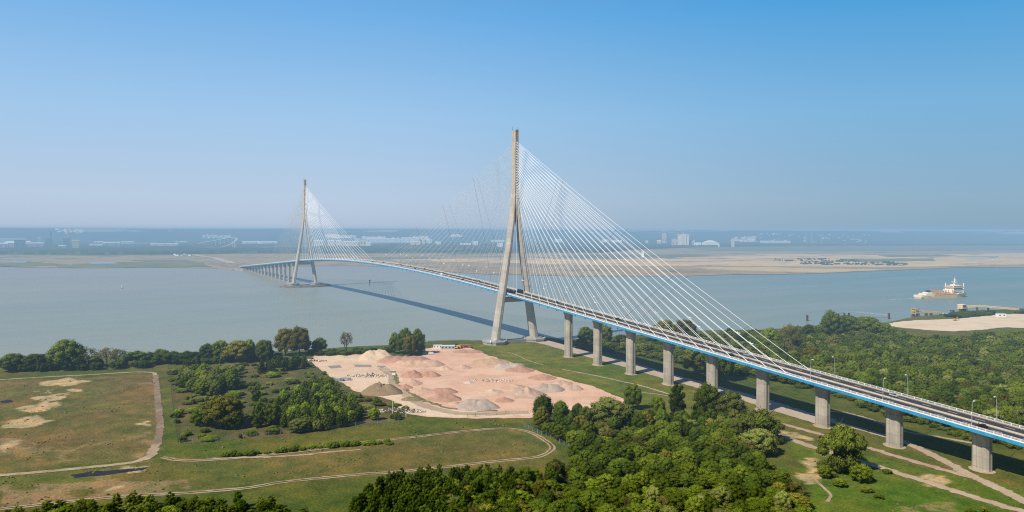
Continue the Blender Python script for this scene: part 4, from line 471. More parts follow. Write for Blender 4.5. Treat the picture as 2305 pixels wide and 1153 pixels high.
def ribbon(name, pts, width, z, mat, rag=.5, seed=1, kind='structure', parent=None, offset=0.0):
    P = smooth_path(pts, 2.0); v = []; ed = []; prof = ((-1.35, 1.25), (-.75, .35), (0, .05), (.75, .35), (1.35, 1.25))
    for i, p in enumerate(P):
        t = (P[min(i + 1, len(P) - 1)] - P[max(i - 1, 0)]).normalized(); nn = Vector((-t.y, t.x, 0))
        w1 = width / 2 + rag * (noise.noise(Vector((p.x * .25, p.y * .25, seed))) + .5 * noise.noise(Vector((p.x * .8, p.y * .8, seed))))
        w2 = width / 2 + rag * (noise.noise(Vector((p.x * .25, p.y * .25, seed + 9))) + .5 * noise.noise(Vector((p.x * .8, p.y * .8, seed + 5))))
        q = p + nn * offset
        for k, e_ in prof:
            w_ = w1 if k > 0 else w2
            v.append((q.x + nn.x * w_ * k, q.y + nn.y * w_ * k, z)); ed.append(e_)
    f = []
    for i in range(len(P) - 1):
        for k in range(4): b = i * 5 + k; f.append((b, b + 1, b + 6, b + 5))
    mb = MB(); mb.add(v, f); me = mb.mesh(name, mat)
    at = me.attributes.new('edge', 'FLOAT', 'POINT'); at.data.foreach_set('value', np.array(ed, np.float32)); flip_up(me)
    o = obj(name, me, parent)
    if parent is None: tag(o, None, None, None, kind)
    return o

# ------------------------------------------------------------------ near bank
def near_z(X, Y):
    xs = interp_shore(Y, W['near_shore'])
    t = np.clip((X - xs + 4) / 9.0, 0, 1); t = t * t * (3 - 2 * t)
    z = -3 + (GZ + 3) * t
    return z - (t > .99) * (.16 * fbm(X, Y, .12, 3) + .02)

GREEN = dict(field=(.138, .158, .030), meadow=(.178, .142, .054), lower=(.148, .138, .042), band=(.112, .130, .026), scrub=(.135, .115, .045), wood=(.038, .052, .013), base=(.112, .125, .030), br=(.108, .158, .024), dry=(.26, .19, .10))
def near_c(X, Y):
    c = np.empty(X.shape + (3,)); c[:] = GREEN['base']
    jx = X + 6 * (fbm(X, Y, .06, 5) - .5); jy = Y + 6 * (fbm(X, Y, .06, 8) - .5)
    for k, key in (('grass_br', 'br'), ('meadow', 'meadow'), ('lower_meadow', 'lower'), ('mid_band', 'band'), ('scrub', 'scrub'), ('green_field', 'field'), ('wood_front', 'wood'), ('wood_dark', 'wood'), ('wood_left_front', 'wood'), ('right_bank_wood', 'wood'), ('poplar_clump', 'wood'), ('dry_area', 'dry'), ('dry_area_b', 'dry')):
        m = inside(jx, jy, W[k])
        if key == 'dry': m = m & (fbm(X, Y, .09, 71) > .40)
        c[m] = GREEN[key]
    # brown and green drifts
    n1 = fbm(X, Y, .016, 21); n2 = fbm(X, Y, .05, 23)
    g = np.clip((n1 - .5) * 6 + (n2 - .5) * 3, -1, 1)[..., None]
    c = c * (1 + g * np.array([.18, .02, .10])) * (.86 + .3 * fbm(X, Y, .03, 61)[..., None])
    # mown stripes and dry grass in the meadow
    m = inside(jx, jy, W['meadow']); dry = np.clip((fbm(X, Y, .03, 31) - .48) * 6, 0, 1)[..., None]
    c = np.where(m[..., None], c * (1 - .5 * dry) + np.array([.20, .135, .055]) * .5 * dry, c)
    # bare sand showing through, worn shoulders along the tracks
    def sdist(X_, Y_, pts):
        dd = np.full(X_.shape, 1e9)
        for (x1, y1), (x2, y2) in zip(pts, pts[1:]):
            L2 = (x2 - x1) ** 2 + (y2 - y1) ** 2 + 1e-9; t_ = np.clip(((X_ - x1) * (x2 - x1) + (Y_ - y1) * (y2 - y1)) / L2, 0, 1)
            dd = np.minimum(dd, np.hypot(X_ - x1 - t_ * (x2 - x1), Y_ - y1 - t_ * (y2 - y1)))
        return dd
    rough = fbm(X, Y, .22, 41); rough2 = fbm(X, Y, .07, 43); sand = np.array([.50, .37, .22])
    for p in W['sand_patches']:
        x0, y0 = min(q[0] for q in p) - 12, min(q[1] for q in p) - 12; x1, y1 = max(q[0] for q in p) + 12, max(q[1] for q in p) + 12
        m = (X > x0) & (X < x1) & (Y > y0) & (Y < y1)
        if not m.any(): continue
        xx, yy = X[m], Y[m]; ins = inside(xx, yy, p); dd = sdist(xx, yy, list(p) + [p[0]]) * np.where(ins, 1, -1)
        k_ = np.clip((dd + (rough[m] - .5) * 9 + (rough2[m] - .5) * 9 + 1.5) / 1.3, 0, 1)[..., None]
        c[m] = c[m] * (1 - k_) + sand * (.82 + .36 * rough[m][..., None]) * k_
    for key, wd in (('perimeter_road', 4), ('perimeter_track', 5), ('shore_track', 3.5), ('loop_track', 3.0), ('pale_streak', 3.2), ('sandy_track', 5), ('pink_track', 4.5), ('lower_track', 5), ('field_track', 2.2), ('far_side_track', 3.5), ('foot_path', 2)):
        dd = sdist(X, Y, W[key]); k_ = np.clip((wd - dd + (rough - .5) * 7) / 4, 0, 1)[..., None] * .55; c = c * (1 - k_) + np.array([.24, .175, .095]) * k_
    # scattered bare scrapes
    sc_ = np.clip((fbm(X, Y, .045, 51, 5) - .63) * 9, 0, 1) * (rough > .5) * (inside(X, Y, W['lower_meadow']) | inside(X, Y, W['meadow']) | inside(X, Y, W['grass_br']))
    c = c * (1 - sc_[..., None] * .5) + np.array([.36, .26, .15]) * sc_[..., None] * .5
    return np.clip(c, .01, .7)

def lines(segs):
    out = []
    for a, b, st in segs: out += list(np.arange(a, b, st))
    return np.array(out + [segs[-1][1]])
gx = lines([(-160, 480, 1.5), (480, 700, 10), (700, 1400, 70)])
gy = lines([(-1500, -560, 60), (-560, 520, 1.8), (520, 1150, 8), (1150, 2600, 90)])
g = obj('ground', grid_mesh('ground', gx, gy, near_z, ground_mat(), near_c)); tag(g, None, None, None, 'structure')

wm = MB()
wm.add([(1500, -9000, 0), (1500, 9000, 0), (-4200, 14000, 0), (-4200, -9000, 0)], [(0, 1, 2, 3)])
river = wm.build('river_water', water_mat()); tag(river, None, None, None, 'structure')

def S_(n, key, z, mat, **k): return sheet(n, W[key], GZ + z, M[mat], **k)
S_('gravel_yard', 'yard', .03, 'yard_pink', amp=2.0)
S_('pale_gravel', 'yard_pale', .05, 'yard_pale', amp=3.0, seed=4)
S_('sand_beach', 'sand_beach', .04, 'beach', amp=3)
S_('pond', 'pond', .05, 'pondw', amp=1.5, step=1.5); S_('pond', 'pond_b', .05, 'pondw', amp=1.0, step=1.5)
for i, p in enumerate(W['puddles']): sheet('puddle', p, GZ + .08, M['puddle'], step=1.2, amp=1.4, seed=i)
for n, key, wd, z, mt, rg in (('perimeter_track', 'perimeter_road', 3.4, .07, 'track', .5), ('perimeter_track', 'perimeter_track', 4.2, .075, 'track', .9), ('paved_strip', 'paved_strip', 3.9, .08, 'paved', .5),
                              ('perimeter_track', 'shore_track', 2.6, .07, 'track', .6), ('bare_streak', 'pale_streak', 1.8, .066, 'track', 1.5),
                              ('yard_road', 'yard_road', 6.5, .09, 'sandy', .8), ('service_road', 'underbridge_road', 13, .05, 'greyroad', .8), ('sandy_track', 'sandy_track', 5.2, .09, 'sandy', 1.0),
                              ('pink_track', 'pink_track', 4.0, .08, 'pink_tr', 1.2), ('sandy_track', 'lower_track', 4.6, .07, 'sandy', 1.6), ('field_track', 'field_track', 1.9, .06, 'sandy', .6), ('field_track', 'field_track_b', 1.4, .055, 'sandy', .5),
                              ('field_track', 'field_track_c', 1.2, .055, 'track', .8), ('sandy_track', 'far_side_track', 3, .06, 'sandy', 1.2), ('sandy_track', 'shadow_track', 5, .06, 'sandy', 2.0), ('foot_path', 'foot_path', 1.2, .06, 'track', .5), ('weedy_verge', 'yard_verge', 3.2, .12, 'verge', 1.8)):
    ribbon(n, W[key], wd, GZ + z, M[mt], rg, seed=len(key), offset=(-3.6 if key == 'underbridge_road' else 0.0))
# the loop track keeps a pair of wheel ruts
for off in (-1.05, 1.05): ribbon('rutted_track', W['loop_track'], 1.0, GZ + .07 + off * .002, M['track'], .45, seed=3 + off, offset=off)

# ------------------------------------------------------------------ far shore
def far_land():
    t = NT('marsh_ground')
    f = t.noise(.004, 6, .65); g_ = t.noise(.03, 6, .7)
    c = t.ramp(f, [(.32, (.12, .16, .075)), (.40, (.27, .215, .12)), (.50, (.40, .30, .17)), (.60, (.35, .27, .165)), (.68, (.17, .18, .09))])
    c = t.mix(.75, c, t.ramp(g_, [(.3, (.62, .64, .62)), (.5, (1, 1, 1)), (.7, (1.35, 1.28, 1.18))]), 'MULTIPLY')
    t.bsdf(c, .95, .05); return t.m
fs = [tuple(p) for p in W['far_shore']]
poly = fs + [(4000, 14000), (-26000, 30000), (-40000, -20000), (-2600, -12000)]
pl = ragged(fs, 25, 9, 2); pl = [p for p in pl[:-1] if True]
k = max(i for i, p in enumerate(pl) if abs(p[0] - fs[-1][0]) < 60 and abs(p[1] - fs[-1][1]) < 60)
pl = pl[:k + 1] + [(2500, 9500), (4000, 14000), (-26000, 30000), (-40000, -20000), (-3500, -12000)]
mb = MB(); tr = tessellate_polygon([[Vector((x, y, 0)) for x, y in pl]])
mb.add([(x, y, .8) for x, y in pl], [tuple(q) for q in tr])
me = mb.mesh('far_bank', far_land()); flip_up(me); tag(obj('far_bank', me), None, None, None, 'structure')
def far_mat(name, a, b, s=.02):
    t = NT(name); f = t.noise(s, 6, .68); t.bsdf(t.ramp(f, [(.32, a), (.68, b)]), .95, .05); return t.m
sheet('mud_flat', W['mudflat'], .25, far_mat('grey_mud', (.32, .26, .20), (.40, .32, .25), .006), step=12, amp=9)
sheet('sand_spit', W['sand_spit'], .9, far_mat('spit_sand', (.50, .36, .17), (.66, .50, .28)), step=12, amp=9)
t = NT('dry_reeds'); f1 = t.noise(.0055, 6, .68, stretch=(1, .45, 1)); f2 = t.noise(.03, 5, .7)
c = t.ramp(f1, [(.30, (.16, .19, .10)), (.38, (.34, .27, .20)), (.46, (.62, .45, .24)), (.56, (.74, .54, .29)), (.64, (.44, .34, .26)), (.70, (.13, .17, .11))])
c = t.mix(.7, c, t.ramp(f2, [(.3, (.68, .70, .68)), (.7, (1.2, 1.15, 1.1))]), 'MULTIPLY'); t.bsdf(c, .95, .05)
sheet('reed_bed', W['reed_bed'], 1.1, t.m, step=15, amp=12)
gm = far_mat('salt_meadow', (.11, .17, .085), (.26, .24, .12), .012)
for i, p in enumerate(W['marsh_green']): sheet('salt_meadow', p, 1.5 + .02 * i, gm, step=14, amp=16, seed=i)
pm = mat_simple('marsh_water', (.24, .30, .34), .15, .01, .2, .5)
for i, p in enumerate(W['marsh_pools']): sheet('marsh_pool', p, 1.9 + .02 * i, pm, step=14, amp=8, seed=i)

# wooded plain behind the marsh: a canopy sheet with crowns along its front edge
def along(pts, n):
    P = np.array(pts, float); s = np.r_[0, np.cumsum(np.hypot(*(P[1:] - P[:-1]).T))]; q = np.linspace(0, s[-1], n)
    return np.stack([np.interp(q, s, P[:, 0]), np.interp(q, s, P[:, 1])], 1)
NA, NB_ = 1100, 46
A = along(W['far_tree_front'], NA); B = along(W['plain_back'], NA)
tt = (np.linspace(0, 1, NB_) ** 1.8)[:, None, None]
G = A[None] * (1 - tt) + B[None] * tt
X, Y = G[..., 0], G[..., 1]
Z = 2 + 9 * fbm(X, Y, .022, 3, 3) + 5 * fbm(X, Y, .004, 9, 2) + 4
clear = np.clip((fbm(X, Y, .0022, 12, 3) - .56) * 12, 0, 1) * (tt[..., 0] > .12); Z = Z * (1 - clear) + 2.5 * clear
Z[0] = 1
i = np.arange(NA * NB_).reshape(NB_, NA)
f = np.stack([i[:-1, :-1], i[:-1, 1:], i[1:, 1:], i[1:, :-1]], -1).reshape(-1, 4)
t = NT('far_canopy'); f1 = t.noise(.03, 6, .72); f2 = t.noise(.0028, 4, .6)
sepz = t.n('ShaderNodeSeparateXYZ'); t.l(t.n('ShaderNodeNewGeometry').outputs['Position'], sepz.inputs[0])
c = t.ramp(f1, [(.34, (.012, .03, .015)), (.50, (.045, .07, .028)), (.64, (.12, .14, .06))])
c = t.mix(t.math('LESS_THAN', sepz.outputs[2], 4.2), c, (.13, .16, .08))
c = t.mix(1.0, c, t.ramp(f2, [(.35, (.75, .8, .8)), (.65, (1.2, 1.15, 1.1))]), 'MULTIPLY')
t.bsdf(c, .95, 0.03)
me = np_mesh('far_woodland', np.stack([X, Y, Z], -1).reshape(-1, 3), f, t.m); flip_up(me)
tag(obj('far_woodland', me), 'blue green woods covering the plain beyond the marsh', 'woodland', None, 'stuff')

# the wooded plateau on the horizon
NH = 700
B2 = along(W['plain_back'], NH); C0 = np.array([cx, cy])
dirs = (B2 - C0) / np.linalg.norm(B2 - C0, axis=1)[:, None]; dist = np.linalg.norm(B2 - C0, axis=1)
u_ = np.linspace(0, 1, 34)
rows = []
for uu in u_:
    dd = dist + uu * 4200; P = C0 + dirs * dd[:, None]
    foot = fbm(P[:, 0], P[:, 1], .0006, 4, 3)
    base = np.clip((uu * 4200 - 300 - 1500 * (foot - .5)) / 1900, 0, 1); base = base * base * (3 - 2 * base)
    ridge = 108 + 10 * (fbm(P[:, 0], P[:, 1], .0007, 6, 3) - .5) * 2
    valley = np.clip((fbm(P[:, 0], P[:, 1], .0011, 15, 2) - .60) * 6, 0, 1) * (uu < .75)
    z = 2 + base * ridge * (1 - .35 * valley) + 5 * fbm(P[:, 0], P[:, 1], .02, 2, 3) * base
    if uu == 0: z = z * 0 - 5
    rows.append(np.c_[P, z])
rows = np.array(rows)
i = np.arange(NH * len(u_)).reshape(len(u_), NH)
f = np.stack([i[:-1, :-1], i[:-1, 1:], i[1:, 1:], i[1:, :-1]], -1).reshape(-1, 4)
t = NT('plateau_woods'); f1 = t.noise(.0016, 5, .6); f2 = t.noise(.012, 5, .7)
sz = t.n('ShaderNodeSeparateXYZ'); t.l(t.n('ShaderNodeNewGeometry').outputs['Position'], sz.inputs[0])
c = t.ramp(f2, [(.35, (.012, .035, .03)), (.65, (.04, .075, .05))])
fld = t.math('MULTIPLY', t.ramp(f1, [(.54, (0, 0, 0)), (.60, (1, 1, 1))]), t.math('GREATER_THAN', sz.outputs[2], 84))
c = t.mix(t.math('MULTIPLY', fld, .75), c, (.46, .42, .30))
t.bsdf(c, .95, .03)
me = np_mesh('hills', rows.reshape(-1, 3), f, t.m); flip_up(me); tag(obj('hills', me), None, None, None, 'structure')
def plateau_z(x, y):
    v = np.array([x, y]) - C0; k = int(np.argmax(dirs @ (v / np.linalg.norm(v)))); uu = (np.linalg.norm(v) - dist[k]) / 4200
    rr = np.clip(uu, 0, 1) * (len(u_) - 1); a = int(rr); a = min(a, len(u_) - 2)
    return float(rows[a, k, 2] * (1 - rr + a) + rows[a + 1, k, 2] * (rr - a))

def hill_town(name, x0, x1, u0, u1, n, label, hmax=14, chalk=False):
    """pale houses scattered on the slope, or a chalk scar"""
    mb = MB(); rg = random.Random(int(x0))
    for _ in range(int(n * 2.2)):
        px = rg.uniform(x0, x1); uu = rg.uniform(u0, u1) if not chalk else rg.triangular(u0, u1)
        v = d + r2 * (px - 1152.5) / fpx; h = Vector((v.x, v.y, 0)).normalized()
        k = int(np.argmax(dirs @ np.array([h.x, h.y]))); dd = dist[k] + uu * 4200
        X_, Y_ = cx + h.x * dd, cy + h.y * dd; z = plateau_z(X_, Y_)
        if chalk: mb.box((X_, Y_, z + 5), (30, rg.uniform(12, 36), rg.uniform(4, 10)), yaw + rg.uniform(-.3, .3), rg.randrange(2), .7)
        else:
            w_ = rg.uniform(8, 24); hh = rg.uniform(4, hmax * .7)
            mb.box((X_, Y_, z + hh / 2), (14, w_, hh), yaw + rg.uniform(-.5, .5), rg.randrange(2))
    mats = [M['chalk'], M['far_cream']] if chalk else [M['far_white'], M['far_cream']]
    o = mb.build(name, mats); tag(o, label, 'hillside', None, 'stuff')
M['chalk'] = mat_simple('chalk_face', (.80, .70, .56), .15, .02)
M['far_white'] = mat_simple('far_white_walls', (.90, .90, .88), .04, .02)
M['far_cream'] = mat_simple('far_cream_walls', (.75, .66, .50), .08, .02)
M['far_yellow'] = mat_simple('far_yellow_walls', (.85, .72, .42), .05, .02)
M['far_grey'] = mat_simple('far_grey_walls', (.20, .24, .30), .1, .02)
M['far_lilac'] = mat_simple('far_lilac_walls', (.55, .52, .56), .05, .02)
M['far_pinkgrey'] = mat_simple('far_pinkgrey_walls', (.60, .46, .40), .08, .02)
for a in ((735, 800, .22, .30, 70, 'chalk scar low on the wooded slope behind the far cables', 14, True), (818, 900, .20, .30, 150, 'brightest chalk cliff on the slope in the middle of the far shore', 14, True),
          (930, 965, .24, .34, 50, 'pale quarry face behind the slim cream tower', 14, True), (1015, 1040, .30, .40, 24, 'small chalk scar left of the near pylon', 14, True), (1645, 1700, .15, .30, 70, 'pale houses clustered low on the slope at right', 12, False),
          (128, 190, .25, .40, 26, 'pale chalk patches above the lattice masts', 12, True), (455, 520, .2, .35, 50, 'white houses on the slope above the curved bridge', 12, False), (1480, 1540, .5, .8, 12, 'pale fields edge on the plateau above the silos', 8, False),
          (395, 425, .02, .12, 16, 'small cluster of white works left of the curved bridge', 16, False), (1700, 1960, .08, .4, 26, 'white houses dotted over the right hand slope', 9, False), (260, 420, .4, .95, 18, 'white farms along the plateau edge at left', 9, False)):
    hill_town('hillside_town' if not a[7] else 'chalk_scar', a[0], a[1], a[2], a[3], a[4], a[5], a[6], a[7])

# ------------------------------------------------------------------ far buildings
FB_MAT = dict(white='far_white', cream='far_cream', grey='far_grey', yellow='far_yellow', lilac='far_lilac', pinkgrey='far_pinkgrey', silo='far_cream', dome='far_cream')
M['far_roof'] = mat_simple('far_roof', (.42, .44, .46), .1, .02)
M['far_glass'] = mat_simple('far_dark_opening', (.10, .13, .17), .1, .02)
for (bx, by, bw, bh, kd, lab) in W['far_buildings']:
    bh *= 1.12; h = bh + 14; dep = min(bw, 60)
    ang = math.atan2(by - cy, bx - cx)
    e = empty('silo_block' if kd == 'silo' else ('hangar' if kd == 'dome' else ('tower' if bh > bw * 1.2 else 'warehouse')), (bx, by, 1), ang)
    tag(e, lab, {'silo_block': 'silo', 'hangar': 'hangar', 'tower': 'tower', 'warehouse': 'warehouse'}[e.name.split('.')[0]])
    wl = MB()
    if kd == 'silo':
        wl.box((0, 0, h / 2 - 3), (dep, bw, h - 6), 0, 0)
        for q in range(5): wl.add(*(lambda r_: ([p for p in r_[0]], r_[1]))(((lambda a_: ([(x, y, z) for z in (0, h * .93) for x, y in a_], [tuple((j, (j + 1) % 8, (j + 1) % 8 + 8, j + 8)) for j in range(8)]))(ngon(-dep / 2 - 1, (q - 2) * bw * .11, bw * .065)))))
        wl.build('wall', M['far_cream'], e)
        rf = MB(); rf.box((0, 0, h - 3), (dep + 2, bw + 8, 9)); rf.box((0, 0, h + 4), (12, 12, 8)); rf.build('roof', M['far_lilac'], e)
    elif kd == 'dome':
        n = 8; ring = [(-bw / 2 + bw * j / n, h * (.55 + .45 * math.sin(math.pi * j / n))) for j in range(n + 1)]
        for j in range(n): wl.add([(-dep / 2, ring[j][0], 0), (-dep / 2, ring[j + 1][0], 0), (-dep / 2, ring[j + 1][0], ring[j + 1][1] * .8), (-dep / 2, ring[j][0], ring[j][1] * .8)], [(0, 1, 2, 3)])
        wl.build('wall', M['far_cream'], e)
        rf = MB()
        for j in range(n): rf.add([(-dep / 2, ring[j][0], ring[j][1] * .8), (-dep / 2, ring[j + 1][0], ring[j + 1][1] * .8), (dep / 2, ring[j + 1][0], ring[j + 1][1]), (dep / 2, ring[j][0], ring[j][1])], [(0, 1, 2, 3)])
        rf.build('roof', M['far_white'], e)
    else:
        wl.box((0, 0, h / 2), (dep, bw, h)); wl.build('wall', M[FB_MAT[kd]], e)
        rf = MB(); rh = min(5, h * .12)
        if bh > bw * 1.2: rf.box((0, 0, h + rh / 2), (dep * .8, bw * .8, rh))
        else: rf.loft([[(-dep / 2 - .8, -bw / 2 - .8, h), (dep / 2 + .8, -bw / 2 - .8, h), (dep / 2 + .8, bw / 2 + .8, h), (-dep / 2 - .8, bw / 2 + .8, h)], [(-.5, -bw / 2 - .8, h + rh), (.5, -bw / 2 - .8, h + rh), (.5, bw / 2 + .8, h + rh), (-.5, bw / 2 + .8, h + rh)]])
        rf.build('roof', M['far_white'] if kd in ('white', 'cream', 'lilac') else M['far_roof'], e)
        if bw > 30:
            nd = min(5, max(2, int(bw / 45)))
            for q in range(nd): MB().box((-dep / 2 - .3, -bw / 2 + (q + .5) * bw / nd, 14 + bh * .3), (.6, 6, max(3, bh * .35))).build('loading_door', M['far_glass'], e)

def lattice(name, x, y, z0, h, wdt, lab, cat, mat, arms=()):
    e = empty(name, (x, y, z0), yaw)
    mb = MB(); n = max(4, int(h / 9))
    for sx, sy in ((-1, -1), (1, -1), (1, 1), (-1, 1)): mb.tube((sx * wdt / 2, sy * wdt / 2, 0), (sx * wdt * .12, sy * wdt * .12, h), wdt * .06, 4)
    for k in range(n):
        a, b = k / n, (k + 1) / n; wa = wdt * (.5 - .38 * a); wb = wdt * (.5 - .38 * b)
        for q in range(4):
            c1 = [(-1, -1), (1, -1), (1, 1), (-1, 1)][q]; c2 = [(1, -1), (1, 1), (-1, 1), (-1, -1)][q]
            mb.tube((c1[0] * wa, c1[1] * wa, a * h), (c2[0] * wb, c2[1] * wb, b * h), wdt * .035, 3)
    mb.build('lattice_frame', mat, e)
    for zz, ww in arms:
        am = MB(); am.tube((0, -ww, zz * h), (0, ww, zz * h), wdt * .06, 4); am.tube((0, -ww, zz * h), (0, 0, zz * h + wdt * .4), wdt * .04, 3); am.tube((0, ww, zz * h), (0, 0, zz * h + wdt * .4), wdt * .04, 3); am.build('cross_arm', mat, e)
    return tag(e, lab, cat)
ml = ['lattice mast at the left, the shorter of the two above the far works', 'tall twin lattice mast right of the shorter mast', 'dark lattice mast beside the pink grey works tower', 'power pylon, leftmost of the trio at the right', 'tallest power pylon of the trio at the right', 'short pale power pylon right of the trio pair', 'small transmission mast behind the left treeline']
M['mastgrey'] = mat_simple('mast_grey', (.42, .42, .42), .1, .1); M['mastdark'] = mat_simple('mast_dark', (.12, .13, .15), .1, .1)
for k, (x, y, h) in enumerate(W['masts']):
    lattice('lattice_mast' if k < 3 or k == 6 else 'power_pylon', x, y, 1, h, 16 if k < 3 else 12, ml[k], 'mast' if k < 3 or k == 6 else 'power pylon', M['mastdark'] if k in (0, 2) else M['mastgrey'], () if k < 3 else ((.62, 14), (.78, 12), (.94, 9)))

# curved viaduct far behind the north bank
e = empty('curved_viaduct', (W['far_bridge'][0][0], W['far_bridge'][0][1], 0)); o0 = Vector(e.location)
tag(e, 'high curved road bridge sweeping round on tall thin piers far behind the marsh', 'bridge')
fp = smooth_path([(p[0], p[1], p[2]) for p in W['far_bridge']], 14)
mb = MB(); rl = MB()
for k in range(len(fp) - 1):
    a, b = fp[k] - o0, fp[k + 1] - o0; t_ = (b - a).normalized(); nn = Vector((-t_.y, t_.x, 0)).normalized()
    mb.loft([[a + nn * 7, a - nn * 7, a - nn * 5 + Vector((0, 0, -2.6)), a + nn * 5 + Vector((0, 0, -2.6))], [b + nn * 7, b - nn * 7, b - nn * 5 + Vector((0, 0, -2.6)), b + nn * 5 + Vector((0, 0, -2.6))]], 0, False)
    for s_ in (-7, 7): rl.loft([[a + nn * s_ * 1.02, a + nn * s_, a + nn * s_ + Vector((0, 0, 1.6)), a + nn * s_ * 1.02 + Vector((0, 0, 1.6))], [b + nn * s_ * 1.02, b + nn * s_, b + nn * s_ + Vector((0, 0, 1.6)), b + nn * s_ * 1.02 + Vector((0, 0, 1.6))]], 0, False)
mb.build('deck', M['kerb'], e); rl.build('parapet', M['far_white'], e)
acc = 0
for k in range(1, len(fp)):
    acc += (fp[k] - fp[k - 1]).length
    if acc > 52 and fp[k].z > 8:
        acc = 0; pr = MB(); p = fp[k] - o0; pr.box((p.x, p.y, (fp[k].z - 2.6) / 2), (4, 6, fp[k].z - 2.6), .3); pr.build('pier', M['kerb'], e)
lm = lattice('temp', 0, 0, 0, 5, 1, 'x', 'x', M['mastgrey'])
for ch in list(lm.children): bpy.data.objects.remove(ch)
bpy.data.objects.remove(lm)
ribbon('far_road', W['far_road'], 24, 2.2, M['greyroad'], .5, seed=2)
fr = smooth_path(W['far_road'], 16)
# parked lorries and cars by the toll plaza, trees along the causeway
def box_vehicle(name, lab, cat, grp, loc, rz, L_, Wd, H, mat, parts=True):
    e = empty(name, loc, rz); tag(e, lab, cat, grp)
    b = MB(); b.box((0, 0, H * .55), (L_, Wd, H * .8)); b.build('body', mat, e)
    if parts: c_ = MB(); c_.box((L_ * .5 + 1.1, 0, H * .4), (2.2, Wd * .95, H * .72)); c_.build('cab', M['far_grey'], e)
    return e
rg = random.Random(5)
for k in range(12):
    p = fr[-1 - (k % 6) * 3]; box_vehicle('parked_lorry', 'white lorry parked beside the toll road on the far bank', 'lorry', 'white lorries parked by the far toll road', (p.x + rg.uniform(-30, 60), p.y - 35 - rg.uniform(0, 55), 1.5), rg.uniform(0, 3), 16, 4, 5, M['far_white'])
for k in range(9):
    p = fr[6 + k * 4] if 6 + k * 4 < len(fr) else fr[-1]; box_vehicle('distant_car', 'light coloured vehicle on the causeway beyond the far end of the bridge', 'car', 'vehicles on the far causeway', (p.x, p.y + rg.uniform(-8, 8), 2.2), 2.9, 6, 3, 3, M['far_white'], False)

# ------------------------------------------------------------------ the bridge
def zb(X):
    """height of the lower edge of the blue fascia"""
    q = abs(X + 428)
    return 64.5 - q * q / 13670 if q < 428 else 51.1 - .0625 * (q - 428)
RD = 1.9
bridge = empty('cable_stayed_bridge', (0, 0, 0))
tag(bridge, 'long cable stayed road bridge with two tall concrete pylons crossing the river', 'bridge')
X0, X1 = -1574.0, 640.0
xs_ = [X0 + (X1 - X0) * k / 300 for k in range(301)]
def extr(prof, xs=xs_, mb=None, mi=0):
    """extrudes a Y/z profile (z relative to the fascia edge) along the deck"""
    mb = mb or MB()
    mb.loft([[(x, y, zb(x) + z) for y, z in prof] for x in xs], mi)
    return mb
deck = extr([(-10.5, 0.0), (10.5, 0.0), (10.9, 1.75), (-10.9, 1.75)][::-1]).build('deck', M['belly'], bridge)
extr([(-10.3, -.02), (-4.2, -1.5), (4.2, -1.5), (10.3, -.02)]).build('girder', M['belly'], deck)
for s in (-1, 1):
    extr([(s * 10.56, -.12), (s * 11.15, 1.60), (s * 10.95, 1.62), (s * 10.4, -.06)]).build('fascia', M['blue'], deck)
    extr([(s * 10.62, 1.62), (s * 11.22, 1.62), (s * 11.22, 2.12), (s * 10.62, 2.12)]).build('edge_beam', M['white'], deck)
    extr([(s * .55 + y, z) for y, z in ((-.2, 1.9), (.2, 1.9), (.12, 2.32), (-.12, 2.32))]).build('median_barrier', M['kerb'], deck)
    extr([(s * 9.95 + y, z) for y, z in ((-.18, 1.9), (.18, 1.9), (.12, 2.4), (-.12, 2.4))]).build('side_barrier', M['kerb'], deck)
extr([(-10.2, 1.76), (10.2, 1.76), (10.2, 1.9), (-10.2, 1.9)]).build('road_surface', M['asphalt'], deck)
extr([(-.85, 1.9), (.85, 1.9), (.85, 1.93), (-.85, 1.93)]).build('median_strip', M['kerb'], deck)
mk = MB()
x = X0 + 10
while x < X1 - 10:
    for s in (-1, 1):
        y = s * 5.4; a, b = x, x + 4.5
        mk.add([(a, y - .16, zb(a) + 1.912), (b, y - .16, zb(b) + 1.912), (b, y + .16, zb(b) + 1.912), (a, y + .16, zb(a) + 1.912)], [(0, 1, 2, 3)])
    x += 13
mk.build('lane_dashes', M['white'], deck)
for s in (-1, 1):
    for yy in (1.75, 8.95):
        mk = MB(); P = [x for x in xs_]
        mk.add([(x, s * yy + e_, zb(x) + 1.911) for x in P for e_ in (-.1, .1)], [(2 * k, 2 * k + 2, 2 * k + 3, 2 * k + 1) for k in range(len(P) - 1)])
        mk.build('edge_line', M['white'], deck)
# railings with a post every few metres
for s in (-1, 1):
    rl = MB()
    for zz, rr in ((3.0, .09), (2.55, .045)):
        extr([(s * 10.95 - rr, zz - rr), (s * 10.95 + rr, zz - rr), (s * 10.95 + rr, zz + rr), (s * 10.95 - rr, zz + rr)], mb=rl)
    rail = rl.build('railing', M['white'], deck)
    ps = MB(); x = X0 + 2
    while x < X1 - 2:
        ps.box((x, s * 10.98, zb(x) + 2.55), (.30, .3, 1.0)); x += 3.6
    ps.build('railing_posts', M['white'], deck)['kind'] = 'stuff'
# small brackets under the near edge
for s in (-1, 1):
    br = MB(); x = -850
    while x < 600:
        br.box((x, s * 10.3, zb(x) - .45), (.8, .8, .7)); x += 14.5
    br.build('underside_brackets', M['darksteel'], deck)['kind'] = 'stuff'

